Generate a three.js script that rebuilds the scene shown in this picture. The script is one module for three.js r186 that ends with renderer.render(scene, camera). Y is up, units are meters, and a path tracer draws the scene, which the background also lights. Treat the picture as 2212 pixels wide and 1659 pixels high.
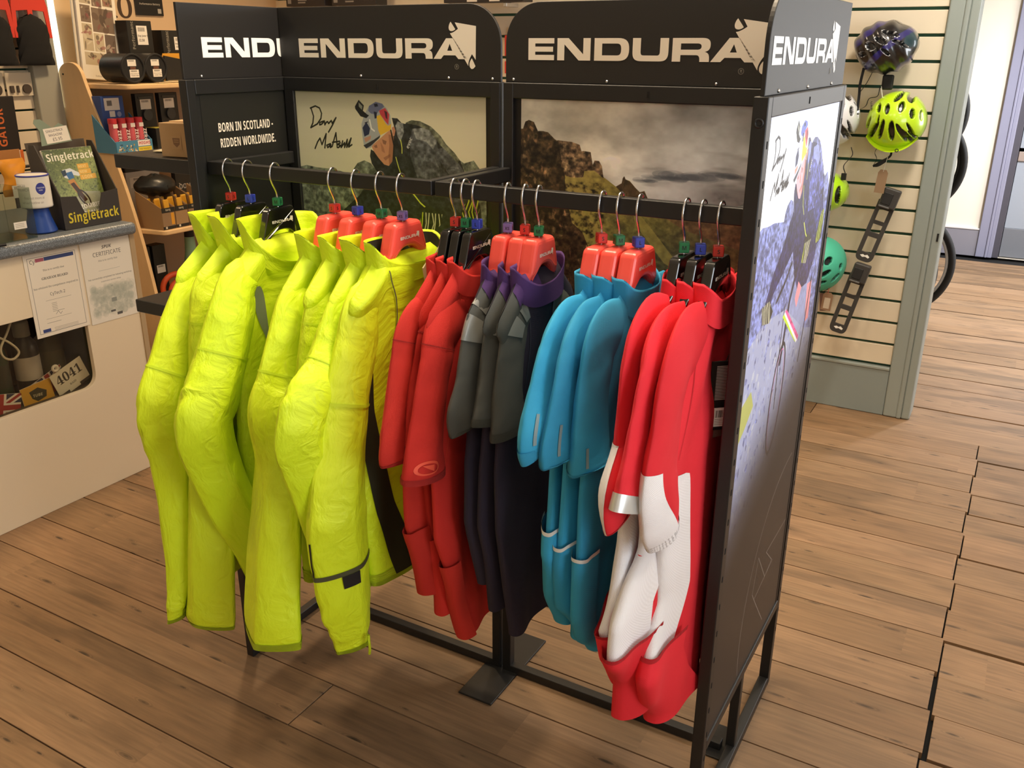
import * as THREE from 'three';
import { RoundedBoxGeometry } from 'three/addons/geometries/RoundedBoxGeometry.js';
import { mergeGeometries } from 'three/addons/utils/BufferGeometryUtils.js';
import { FontLoader } from 'three/addons/loaders/FontLoader.js';
import { TextGeometry } from 'three/addons/geometries/TextGeometry.js';
import { RectAreaLightUniformsLib } from 'three/addons/lights/RectAreaLightUniformsLib.js';
RectAreaLightUniformsLib.init();

// ------------------------------------------------------------------ camera, light, exposure
const scene = new THREE.Scene();
scene.background = new THREE.Color(0x000000);
const EYE = new THREE.Vector3(1.0314, 1.62, 1.7725), FOCAL = 1921.9, PITCH = .3603, YAW = -.5171, ROLL = .005;
const fwd = new THREE.Vector3(Math.sin(YAW) * Math.cos(PITCH), -Math.sin(PITCH), -Math.cos(YAW) * Math.cos(PITCH));
const rgt = new THREE.Vector3(Math.cos(YAW), 0, Math.sin(YAW)), upv = rgt.clone().cross(fwd);
const camera = new THREE.PerspectiveCamera(2 * Math.atan(829.5 / FOCAL) * 180 / Math.PI, 2212 / 1659, .05, 60);
camera.position.copy(EYE);
camera.up.copy(upv).multiplyScalar(Math.cos(ROLL)).addScaledVector(rgt, -Math.sin(ROLL));
camera.lookAt(EYE.clone().add(fwd));
scene.add(camera);
const renderer = new THREE.WebGLRenderer({ antialias: true });
renderer.toneMapping = THREE.LinearToneMapping;
renderer.toneMappingExposure = 1.0;
renderer.shadowMap.enabled = true;
// ceiling lamps: [x, y, z, colour, candela, half angle, target x, y, z]
const WARM = [1, .8, .56], AMBER = [1, .7, .4], SOFT = [1, .9, .76], COOL = [.96, .97, 1];
const LAMPS = [
  [.45, 2.72, .1, WARM, 8, 1.2, .4, 0, .1, 10],
  [-.35, 2.72, .12, WARM, 6.5, 1.2, -.35, 0, .12, 10],
  [-2.0, 2.72, .9, AMBER, 5, 1.2, -1.9, 0, .8, 6],
  [-1.9, 2.72, -1.3, AMBER, 8, 1.2, -2.1, 0, -1.2, 6],
  [-.7, 2.72, -1.9, WARM, 2.5, 1.2, -.8, .8, -2.4, 6],
  [.9, 2.72, -1.7, SOFT, 7.5, 1.2, .9, 0, -1.9, 6],
  [1.8, 2.72, .1, SOFT, 3.7, 1.2, 1.8, 0, -.3, 6],
  [1.5, 2.72, 2.4, SOFT, 1.2, 1.2, .8, .4, 1.0, 6],
  [1.7, 2.72, -4.7, COOL, 42, 1.2, 1.3, .6, -5.2, 6],
];
const WINDOW_GLOW = 4, WINDOW2_GLOW = 7;

// ------------------------------------------------------------------ helpers
let seed = 7;
const rnd = () => { seed = (seed * 1664525 + 1013904223) >>> 0; return seed / 4294967296; };
const rr = (a, b) => a + (b - a) * rnd();
const lerp = (a, b, t) => a + (b - a) * t, clamp = (v, a = 0, b = 1) => Math.min(b, Math.max(a, v));
const sstep = (a, b, v) => { const t = clamp((v - a) / (b - a)); return t * t * (3 - 2 * t); };
const V = (x, y, z) => new THREE.Vector3(x, y, z);
const used = {};
const numbered = n => { const k = used[n] = (used[n] ?? -1) + 1; return k ? n + '_' + String(k).padStart(3, '0') : n; };
const tag = (o, label, category, group) => { o.userData = { label, category }; if (group) o.userData.group = group; return o; };
function thing(name, label, category, p = [0, 0, 0], ry = 0, group) {
  const o = new THREE.Group(); o.name = numbered(name); o.position.set(...p); o.rotation.y = ry; scene.add(o);
  return tag(o, label, category, group);
}
function mesh(name, geo, mat, parent, p, r) {
  const m = new THREE.Mesh(geo, mat); m.name = name; m.castShadow = m.receiveShadow = true;
  if (p) m.position.set(...p); if (r) m.rotation.set(...r);
  parent.add(m); return m;
}
function single(name, label, category, geo, mat, p, r, group) { return tag(mesh(numbered(name), geo, mat, scene, p, r), label, category, group); }
function struct(name, geo, mat, p, r) { const m = mesh(name, geo, mat, scene, p, r); m.userData.kind = 'structure'; return m; }
const rbox = (w, h, d, r = .003) => new RoundedBoxGeometry(w, h, d, 2, Math.min(r, w / 2.1, h / 2.1, d / 2.1));
const box = (w, h, d) => new THREE.BoxGeometry(w, h, d);
const cyl = (r1, r2, h, n = 24) => new THREE.CylinderGeometry(r1, r2, h, n);
const poly = pts => { const s = new THREE.Shape(); pts.forEach((p, i) => i ? s.lineTo(...p) : s.moveTo(...p)); s.closePath(); return s; };
const extr = (shape, depth, bevel = 0, curve = 10) => { const g = new THREE.ExtrudeGeometry(shape, { depth: depth - 2 * bevel, bevelEnabled: bevel > 0, bevelSize: bevel, bevelThickness: bevel, bevelSegments: 3, bevelOffset: -bevel, curveSegments: curve }); g.translate(0, 0, bevel - depth / 2); return g; };
const tube = (pts, r, n = 24, m = 8, closed = false) => new THREE.TubeGeometry(new THREE.CatmullRomCurve3(pts.map(p => V(...p)), closed, 'catmullrom', .5), n, r, m, closed);
// a ribbon (strap) along points: width w, thickness t
function strap(pts, w, t = .0015, n = 24) {
  const c = new THREE.CatmullRomCurve3(pts.map(p => V(...p)));
  const s = poly([[-w / 2, -t / 2], [w / 2, -t / 2], [w / 2, t / 2], [-w / 2, t / 2]]);
  return new THREE.ExtrudeGeometry(s, { steps: n, extrudePath: c, bevelEnabled: false });
}
const std = (color, rough = .7, o = {}) => new THREE.MeshStandardMaterial({ color: new THREE.Color(color), roughness: rough, ...o });
// surface from fn(u, v) -> Vector3; wrap closes it in u with smooth normals
function surf(fn, nu, nv, wrap = false, su = 1, sv = 1) {
  const pos = [], uv = [], idx = [];
  for (let j = 0; j <= nv; j++) for (let i = 0; i <= nu; i++) { const p = fn(i / nu, j / nv); pos.push(p.x, p.y, p.z); uv.push(i / nu * su, (1 - j / nv) * sv); }
  const w = nu + 1;
  for (let j = 0; j < nv; j++) for (let i = 0; i < nu; i++) { const a = j * w + i, b = a + 1, c = a + w, d = c + 1; idx.push(a, b, c, b, d, c); }
  const g = new THREE.BufferGeometry();
  g.setAttribute('position', new THREE.Float32BufferAttribute(pos, 3)); g.setAttribute('uv', new THREE.Float32BufferAttribute(uv, 2)); g.setIndex(idx); g.computeVertexNormals();
  if (wrap) { const n = g.attributes.normal; for (let j = 0; j <= nv; j++) { const a = j * w, b = a + nu; const m = V(n.getX(a) + n.getX(b), n.getY(a) + n.getY(b), n.getZ(a) + n.getZ(b)).normalize(); n.setXYZ(a, m.x, m.y, m.z); n.setXYZ(b, m.x, m.y, m.z); } }
  return g;
}
function vnoise(x, y, s = 0) {                      // value noise
  const h = (i, j) => { let n = Math.sin(i * 127.1 + j * 311.7 + s * 74.7) * 43758.5453; return n - Math.floor(n); };
  const i = Math.floor(x), j = Math.floor(y), u = x - i, v = y - j, a = u * u * (3 - 2 * u), b = v * v * (3 - 2 * v);
  return lerp(lerp(h(i, j), h(i + 1, j), a), lerp(h(i, j + 1), h(i + 1, j + 1), a), b);
}
const fbm = (x, y, s = 0, o = 4) => { let v = 0, a = .5; for (let k = 0; k < o; k++) { v += a * vnoise(x, y, s + k); x *= 2.03; y *= 2.03; a *= .5; } return v / (1 - Math.pow(.5, o)); };
function dataTex(n, m, fn, srgb = true) {
  const d = new Uint8Array(n * m * 4);
  for (let j = 0; j < m; j++) for (let i = 0; i < n; i++) { const c = fn(i / n, j / m), k = (j * n + i) * 4; d[k] = c[0]; d[k + 1] = c[1]; d[k + 2] = c[2]; d[k + 3] = 255; }
  const t = new THREE.DataTexture(d, n, m); t.wrapS = t.wrapT = THREE.RepeatWrapping; t.magFilter = THREE.LinearFilter; t.minFilter = THREE.LinearMipmapLinearFilter; t.generateMipmaps = true;
  if (srgb) t.colorSpace = THREE.SRGBColorSpace; t.needsUpdate = true; return t;
}
function print(w, h, draw, rough = .6, o = {}) {    // printed material from a canvas
  const c = document.createElement('canvas'); c.width = w; c.height = h;
  const g = c.getContext('2d'); draw(g, w, h);
  const t = new THREE.CanvasTexture(c); t.colorSpace = THREE.SRGBColorSpace;
  return new THREE.MeshStandardMaterial({ map: t, roughness: rough, ...o });
}
const fillPoly = (g, col, a, s = 1) => { g.fillStyle = col; g.beginPath(); for (let i = 0; i < a.length; i += 2) i ? g.lineTo(a[i] * s, a[i + 1] * s) : g.moveTo(a[i], a[i + 1]); g.closePath(); g.fill(); };
const strokePoly = (g, col, w, a) => { g.strokeStyle = col; g.lineWidth = w; g.lineCap = g.lineJoin = 'round'; g.beginPath(); for (let i = 0; i < a.length; i += 2) i ? g.lineTo(a[i], a[i + 1]) : g.moveTo(a[i], a[i + 1]); g.stroke(); };
const text = (g, s, x, y, font, col, rot = 0, align = 'left') => { g.save(); g.translate(x, y); g.rotate(rot); g.font = font; g.fillStyle = col; g.textAlign = align; g.fillText(s, 0, 0); g.restore(); };
const quad = (w, h) => new THREE.PlaneGeometry(w, h);

// ------------------------------------------------------------------ materials
const weave = dataTex(256, 256, (u, v) => { const k = 128 + 60 * Math.sin(u * Math.PI * 2 * 32) * Math.sin(v * Math.PI * 2 * 32) + 40 * (fbm(u * 24, v * 24, 3) - .5); return [k, k, k]; }, false);
const crumple = dataTex(512, 512, (u, v) => {         // soft wrinkles of shell fabric, tiling
  const f = (a, b) => fbm(a * 7 + 1.5 * vnoise(a * 5, b * 5, 5), b * 4, 9, 5);
  const su = sstep(0, 1, u), sv = sstep(0, 1, v); const k = 255 * lerp(lerp(f(u, v), f(u - 1, v), su), lerp(f(u, v - 1), f(u - 1, v - 1), su), sv); return [k, k, k];
}, false);
const fabric = (c, rough = .85, bump = .0006) => std(c, rough, { bumpMap: weave, bumpScale: bump * .5, side: THREE.DoubleSide });
const shell = (c, rough = .6) => std(c, rough, { bumpMap: crumple, bumpScale: .006, side: THREE.DoubleSide });
const woodPix = (u, v, warm) => {                     // u along the grain
  const g = fbm(u * 9, v * 90, 11, 5), g2 = fbm(u * 2.2, v * 9, 17, 4), st = fbm(u * 7, v * 6, 23, 4);
  let k = .8 + .2 * (g - .5) + .12 * (g2 - .5) - .04 * sstep(.55, .8, st);
  return [k, k * warm[0], k * warm[1], st];
};
const knots = []; for (let i = 0; i < 36; i++) knots.push([rnd(), rnd(), rr(.003, .01), rr(.5, .85)]);
const boardTex = dataTex(2048, 1024, (u, v) => {
  let [r, g, b] = woodPix(u * 2, v, [.825, .655]); let k = 1;
  for (const q of knots) { const dx = (u - q[0]) * 2, dy = (v - q[1]); const d = Math.hypot(dx * .42, dy) / q[2]; if (d < 2.6) { k = Math.min(k, lerp(q[3], 1, sstep(.3, 1.2, d))); k *= 1 - .13 * (1 - sstep(1, 2.6, d)) * (1 + Math.sin(d * 9)) / 2; } }
  const grime = fbm(u * 6, v * 5, 31, 4); k *= 1 - .16 * sstep(.5, .75, grime); const worn = sstep(.6, .78, fbm(u * 9, v * 18, 41, 3)); r = lerp(r, .86, worn * .3); g = lerp(g, .74, worn * .3); b = lerp(b, .6, worn * .3);
  return [clamp(r * k * 218, 0, 255), clamp(g * k * 222, 0, 255), clamp(b * k * 226, 0, 255)];
});
const plyTex = dataTex(512, 512, (u, v) => { const [r, g, b] = woodPix(v, u * .5, [.83, .62]); const k = .86 + .18 * r; return [232 * k, 196 * k, 146 * k]; });
const speck = dataTex(256, 256, () => { const k = 60 + 150 * rnd() * rnd() + 40 * rnd(); return [k * .92, k * .98, k * 1.04]; });
const plaster = dataTex(256, 256, (u, v) => { const k = 128 + 90 * (fbm(u * 12, v * 12, 51) - .5); return [k, k, k]; }, false);
const M = {
  board: ['#d9cdbd', '#d0c5b4', '#c8bba7', '#dccfc0', '#cdbfab'].map(c => std(c, .58, { map: boardTex })),
  ply: std('#ffffff', .5, { map: plyTex }), frame: std('#1b1b1c', .42), panel: std('#161616', .5), header: std('#1d1b1a', .5), innerPanel: std('#171714', .5),
  metal: std('#d8d8da', .22, { metalness: 1 }), print: std('#e9e0d0', .6), printWhite: std('#fbfbfa', .55),
  coral: std('#f2564a', .3, {}), blackPlastic: new THREE.MeshPhysicalMaterial({ color: 0x0d0d0d, roughness: .18, clearcoat: 1, clearcoatRoughness: .1 }), matBlack: std('#151515', .6), rubber: std('#1a1a1b', .8),
  cream: std('#e8d9bf', .8, { bumpMap: plaster, bumpScale: .001 }), slat: std('#e9dcc4', .45), groove: std('#23543f', .5), trim: std('#9aa39f', .45), lilac: std('#8a8790', .5), greyPaint: std('#8f9a99', .5),
  white: std('#f2efe8', .5), card: std('#ffffff', .7), brown: std('#b08e64', .85), string: std('#e8e4da', .8), darkGap: std('#0b0a09', .9),
};
const lampGlow = c => new THREE.MeshStandardMaterial({ color: 0x111111, emissive: new THREE.Color(...c), emissiveIntensity: 3, roughness: 1 });

// ------------------------------------------------------------------ lamps
LAMPS.forEach(([x, y, z, c, I, a, tx, ty, tz, rad]) => {
  const o = thing('ceiling_spotlight', 'white ceiling spotlight above the shop floor, out of the picture', 'lamp', [x, 2.9, z], 0, 'ceiling spotlights');
  mesh('housing', new THREE.LatheGeometry([[0, 0], [.02, 0], [.05, -.02], [.055, -.14], [.05, -.14], [.046, -.05], [0, -.05]].map(p => new THREE.Vector2(...p)), 24), M.white, o);
  mesh('bulb', new THREE.CircleGeometry(.045, 24), lampGlow(c), o, [0, -.12, 0], [Math.PI / 2, 0, 0]);
  const l = new THREE.SpotLight(new THREE.Color(...c), I, 0, a, .7, 2); l.position.set(x, y, z); l.target.position.set(tx, ty, tz); l.castShadow = true; l.shadow.radius = rad; l.shadow.mapSize.set(1024, 1024);
  scene.add(l, l.target);
});

// ------------------------------------------------------------------ room: floor of planks
const ROW = .1765, Z0 = .117;
const floor = new THREE.Group(); floor.name = 'floor'; floor.userData.kind = 'structure'; scene.add(floor);
mesh('subfloor', box(6.6, .04, 10.2), M.darkGap, floor, [.05, -.041, -1.75]);
function plank(x0, x1, z0, z1) {
  const g = new RoundedBoxGeometry(x1 - x0 - .003, .02, z1 - z0 - .0036, 1, .0012), p = g.attributes.position, uv = g.attributes.uv, ou = rnd(), ov = rnd();
  for (let i = 0; i < p.count; i++) uv.setXY(i, p.getX(i) / 2.1 + ou, p.getZ(i) / .62 + ov);
  mesh('plank', g, M.board[Math.floor(rnd() * 5)], floor, [(x0 + x1) / 2, -.01 - rnd() * .0009, (z0 + z1) / 2]);
}
for (let k = -37; k < 19; k++) {
  const z = Z0 + k * ROW, jit = k % 2 ? .004 : -.003;
  const mid = k < -14 ? [] : [[-1.75, -.4, .3][((k % 3) + 3) % 3] + rr(-.25, .25)].filter(() => k % 4 === 1);
  const e = 1.055 + jit + (k === -1 || k === 0 ? .0 : 0);
  const xs = [-3.2, ...mid, k < -14 ? .3 + rr(-.2, .2) : e];
  for (let i = 0; i + 1 < xs.length; i++) plank(xs[i], xs[i + 1], z, z + ROW);
  const off = .018 + .006 * Math.sin(k * 2.3);                           // boards beyond the joint are laid a little out of step
  const right = k < -14 ? [xs[xs.length - 1], xs[xs.length - 1] + rr(1.1, 1.9), 3.3] : [e + (k === -4 || k === -3 ? .009 : .0012), e + rr(1.2, 2.0), 3.3];
  for (let i = 0; i + 1 < right.length; i++) plank(right[i], right[i + 1], z + off, z + ROW + off);
}
// ceiling and walls
struct('ceiling', box(6.7, .1, 10.3), std('#efe8da', .9), [.05, 2.97, -1.75]);
struct('wall_rear', box(6.7, 3.05, .1), M.cream, [.05, 1.47, 3.38]);
const wallRight = new THREE.Group(); wallRight.name = 'wall_right'; wallRight.userData.kind = 'structure'; scene.add(wallRight);
const WX = 3.3;
{ // wall with two window openings
  const s = poly([[-3.4, -.05], [6.9, -.05], [6.9, 2.95], [-3.4, 2.95]]);
  for (const [a, b] of [[-2.2, .2], [3.6, 5.8]]) { const h = new THREE.Path(); h.moveTo(a, .95); h.lineTo(a, 2.35); h.lineTo(b, 2.35); h.lineTo(b, .95); h.closePath(); s.holes.push(h); }
  mesh('masonry', extr(s, .12), M.cream, wallRight, [WX + .06, 0, 0], [0, Math.PI / 2, 0]);
}
function lightWindow(n, z0, z1, glow, c) {
  const o = new THREE.Group(); o.name = 'window_' + n; o.userData.kind = 'structure'; scene.add(o);
  const w = z1 - z0, zc = (z0 + z1) / 2;
  mesh('pane', quad(w, 1.4), new THREE.MeshStandardMaterial({ color: 0xffffff, emissive: new THREE.Color(...c), emissiveIntensity: 3, roughness: .4 }), o, [WX + .06, 1.65, zc], [0, -Math.PI / 2, 0]);
  for (const [y, h] of [[.98, .06], [2.32, .06], [1.65, .04]]) mesh('window_frame', box(.05, h, w), M.white, o, [WX + .03, y, zc]);
  for (const z of [z0 + .03, zc, z1 - .03]) mesh('window_frame', box(.05, 1.4, .05), M.white, o, [WX + .03, 1.65, z]);
  const l = new THREE.RectAreaLight(new THREE.Color(...c), glow, w, 1.34); l.position.set(WX - .03, 1.65, zc); l.lookAt(0, 1.65, zc); scene.add(l);
}
lightWindow(1, -.2, 2.2, WINDOW_GLOW, [.86, .93, 1]);
lightWindow(2, -5.8, -3.6, WINDOW2_GLOW, [.9, .95, 1]);
// back wall of slats (behind the stand) up to the corner post
const wallBack = new THREE.Group(); wallBack.name = 'wall_back'; wallBack.userData.kind = 'structure'; scene.add(wallBack);
const WZ = -2.5, SL = .1027, S0 = .243;
mesh('core', box(3.82, 3, .1), M.groove, wallBack, [-1.28, 1.45, WZ - .07]);
for (let k = 0; k < 26; k++) mesh('slat', rbox(3.7, SL - .0125, .018, .002), M.slat, wallBack, [-1.22, S0 + SL * (k + .5), WZ - .012]);
mesh('kickboard', rbox(3.7, .222, .03, .003), M.greyPaint, wallBack, [-1.22, .111, WZ - .008]);
mesh('kickboard_cap', rbox(3.7, .014, .036, .004), M.trim, wallBack, [-1.22, .229, WZ - .005]);
const post = new THREE.Group(); post.name = 'trim_1'; post.userData.kind = 'structure'; scene.add(post);
for (const [x, w, d] of [[.662, .062, .05], [.7, .022, .062], [.728, .036, .045]]) mesh('moulding', rbox(w, 2.95, d, .008), M.trim, post, [x, 1.475, WZ - .01]);
mesh('post_side', rbox(.05, 2.95, .14, .004), M.trim, post, [.722, 1.475, WZ - .07]);
mesh('latch_plate', rbox(.008, .035, .004, .001), M.matBlack, post, [.735, .86, WZ + .014]);
// far wall with the door
const FZ = -6.6;
struct('wall_far', extr((() => { const s = poly([[-3.3, 0], [3.4, 0], [3.4, 2.95], [-3.3, 2.95]]); const h = new THREE.Path(); h.moveTo(.9, 0); h.lineTo(.9, 2.06); h.lineTo(1.8, 2.06); h.lineTo(1.8, 0); h.closePath(); s.holes.push(h); return s; })(), .1), std('#efe6d6', .8), [0, 0, FZ - .07]);
struct('baseboard_far', rbox(4.0, .22, .02, .004), M.lilac, [-1.24, .11, FZ - .009]);
struct('trim_2', rbox(4.0, .014, .028, .004), std('#d8d4d4', .35), [-1.24, .227, FZ - .007]);
const door = new THREE.Group(); door.name = 'door_1'; door.userData.kind = 'structure'; scene.add(door);
{
  const lil = std('#8f8fa4', .4), pan = std('#9aa0aa', .45), kick = std('#73757b', .5), rail = std('#9b8a80', .5);
  for (const [x, w, d] of [[.79, .07, .03], [.835, .02, .045], [.862, .035, .03]]) mesh('door_frame', rbox(w, 2.12, d, .006), lil, door, [x, 1.06, FZ]);
  mesh('door_frame', rbox(1.15, .08, .03, .006), lil, door, [1.33, 2.1, FZ]);
  mesh('door_stop', rbox(.05, 2.06, .06, .004), std('#4a4750', .6), door, [.902, 1.03, FZ - .04]);
  mesh('door_panel', rbox(.87, 1.0, .03, .004), pan, door, [1.365, 1.39, FZ - .09]);
  mesh('door_panel', rbox(.87, .55, .03, .004), pan, door, [1.365, .52, FZ - .09]);
  mesh('door_rail', rbox(.87, .075, .045, .006), rail, door, [1.365, .825, FZ - .082]);
  mesh('kick_plate', rbox(.87, .24, .036, .004), kick, door, [1.365, .125, FZ - .085]);
  const h = mesh('handle', mergeGeometries([rbox(.045, .16, .008, .004), tube([[0, .03, .004], [0, .03, .04], [.06, .03, .045]], .009)].map(g => g.index ? g.toNonIndexed() : g).map(g => { for (const k of Object.keys(g.attributes)) if (!['position', 'normal', 'uv'].includes(k)) g.deleteAttribute(k); return g; })), M.metal, door, [.965, 1.25, FZ - .07]);
}
// left wall: slats, window strip, end post
const LX = -3.0, wallLeft = new THREE.Group(); wallLeft.name = 'wall_left'; wallLeft.userData.kind = 'structure'; scene.add(wallLeft);
mesh('core', box(.1, 3, 3.9), M.groove, wallLeft, [LX - .08, 1.45, 1.35]);
for (let k = 0; k < 20; k++) mesh('slat', rbox(.018, .079, 1.16, .002), M.slat, wallLeft, [LX - .012, 1.171 - 8 * .088 + .044 + k * .088, -.28]);
mesh('plaster', box(.03, 3, 2.9), M.cream, wallLeft, [LX - .015, 1.45, 1.75]);
mesh('plaster', box(.12, 3, 1.57), std('#e2c39a', .8), wallLeft, [LX - .08, 1.45, -1.82]); mesh('core', box(.1, 3, .4), M.groove, wallLeft, [LX - .08, 1.45, -.78]);
mesh('end_post', rbox(.06, 2.9, .125, .006), std('#a7a79c', .5), wallLeft, [LX + .005, 1.45, -.9225]);
const win = new THREE.Group(); win.name = 'window_3'; win.userData.kind = 'structure'; scene.add(win);
mesh('pane', quad(.06, 1.6), new THREE.MeshStandardMaterial({ color: 0xffffff, roughness: .3, emissive: new THREE.Color(.92, 1, .86), emissiveIntensity: 1.25 }), win, [LX + .0, 2.1, -1.01], [0, Math.PI / 2, 0]);
mesh('sill', rbox(.05, .03, .06, .005), M.white, win, [LX - .02, 1.285, -1.01]); mesh('reveal', box(.04, 1.29, .06), std('#e2c39a', .8), win, [LX - .02, .645, -1.01]);
{ const l = new THREE.RectAreaLight(new THREE.Color(.92, 1, .86), 1.2, .05, 1.5); l.position.set(LX + .02, 2.1, -1.01); l.lookAt(0, 2.1, -1.01); scene.add(l); }

// ------------------------------------------------------------------ brand lettering, as flat cut shapes (unit = cap height)
function brandShapes() {
  const S = [];
  const add = (dx, s) => { const q = s.extractPoints(8); const m = a => a.map(p => new THREE.Vector2(p.x + dx, p.y)); const o = new THREE.Shape(m(q.shape)); o.holes = q.holes.map(h => new THREE.Path(m(h))); S.push(o); };
  add(0, poly([[0, 0], [1.42, 0], [1.42, .24], [.38, .24], [.38, .385], [1.36, .385], [1.36, .615], [.38, .615], [.38, .76], [1.42, .76], [1.42, 1], [0, 1]]));
  add(1.59, poly([[0, 0], [.38, 0], [.38, .72], [1.15, 0], [1.76, 0], [1.76, 1], [1.38, 1], [1.38, .28], [.6, 1], [0, 1]]));
  let s = new THREE.Shape(), h = new THREE.Path();
  s.moveTo(0, 0); s.lineTo(1.2, 0); s.bezierCurveTo(1.62, 0, 1.77, .15, 1.77, .5); s.bezierCurveTo(1.77, .85, 1.62, 1, 1.2, 1); s.lineTo(0, 1); s.closePath();
  h.moveTo(.4, .24); h.lineTo(1.15, .24); h.bezierCurveTo(1.32, .24, 1.37, .32, 1.37, .5); h.bezierCurveTo(1.37, .68, 1.32, .76, 1.15, .76); h.lineTo(.4, .76); h.closePath(); s.holes.push(h); add(3.55, s);
  s = new THREE.Shape(); s.moveTo(0, 1); s.lineTo(0, .4); s.bezierCurveTo(0, .08, .15, 0, .45, 0); s.lineTo(1.29, 0); s.bezierCurveTo(1.6, 0, 1.75, .08, 1.75, .4); s.lineTo(1.75, 1); s.lineTo(1.34, 1); s.lineTo(1.34, .42);
  s.bezierCurveTo(1.34, .3, 1.3, .25, 1.2, .25); s.lineTo(.54, .25); s.bezierCurveTo(.44, .25, .4, .3, .4, .42); s.lineTo(.4, 1); s.closePath(); add(5.49, s);
  s = new THREE.Shape(); h = new THREE.Path(); s.moveTo(0, 0); s.lineTo(.4, 0); s.lineTo(.4, .28); s.lineTo(1.12, .28); s.bezierCurveTo(1.27, .28, 1.3, .2, 1.3, 0); s.lineTo(1.74, 0); s.bezierCurveTo(1.74, .3, 1.72, .37, 1.52, .42); s.bezierCurveTo(1.72, .46, 1.77, .56, 1.77, .72); s.bezierCurveTo(1.77, .94, 1.62, 1, 1.38, 1); s.lineTo(0, 1); s.closePath();
  h.moveTo(.4, .51); h.lineTo(1.17, .51); h.quadraticCurveTo(1.36, .51, 1.36, .64); h.quadraticCurveTo(1.36, .77, 1.17, .77); h.lineTo(.4, .77); h.closePath(); s.holes.push(h); add(7.42, s);
  s = poly([[0, 0], [.46, 0], [.64, .18], [1.36, .18], [1.54, 0], [2.07, 0], [1.24, 1], [.8, 1]]); h = new THREE.Path(); [[.86, .4], [1.17, .4], [1.02, .74]].forEach((p, i) => i ? h.lineTo(...p) : h.moveTo(...p)); h.closePath(); s.holes.push(h); add(9.22, s);
  // torn flag emblem
  s = new THREE.Shape(); s.moveTo(1.35, 1.755); s.lineTo(2.62, 1.573); s.lineTo(2.585, -.03); s.lineTo(2.37, .24); s.bezierCurveTo(2.22, .05, 2.12, -.15, 2.14, -.33); s.lineTo(1.05, 1.24); s.bezierCurveTo(1.2, 1.24, 1.4, 1.36, 1.54, 1.45); s.closePath(); add(9.22, s);
  s = new THREE.Shape(); s.moveTo(1.1, 1.79); s.lineTo(1.38, 1.43); s.bezierCurveTo(1.25, 1.32, 1.1, 1.32, 1.02, 1.38); s.bezierCurveTo(.92, 1.5, 1.0, 1.68, 1.1, 1.79); add(9.22, s);
  s = new THREE.Shape(); s.moveTo(2.36, .05); s.lineTo(2.57, -.33); s.bezierCurveTo(2.47, -.45, 2.38, -.5, 2.3, -.45); s.bezierCurveTo(2.17, -.35, 2.17, -.15, 2.36, .05); add(9.22, s);
  return S;
}
const BRAND = new THREE.ShapeGeometry(brandShapes(), 6);
const brandGeo = (cap, sx = 1) => BRAND.clone().scale(cap * sx, cap, cap);
const REG = mergeGeometries([new THREE.RingGeometry(.8, 1, 20), new THREE.ShapeGeometry(poly([[-.3, -.5], [-.12, -.5], [-.12, -.1], [.02, -.1], [.2, -.5], [.4, -.5], [.2, -.05], [.34, .1], [.34, .35], [.2, .5], [-.3, .5]]))].map(g => g.toNonIndexed()));
const font = await new FontLoader().loadAsync('fonts/droid/droid_sans_bold.typeface.json');
const serif = await new FontLoader().loadAsync('fonts/droid/droid_serif_bold.typeface.json');
const words = (s, size, sx = 1, f = font) => { const g = new THREE.ShapeGeometry(f.generateShapes(s, size), 5); g.scale(sx, 1, 1); return g; };

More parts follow.
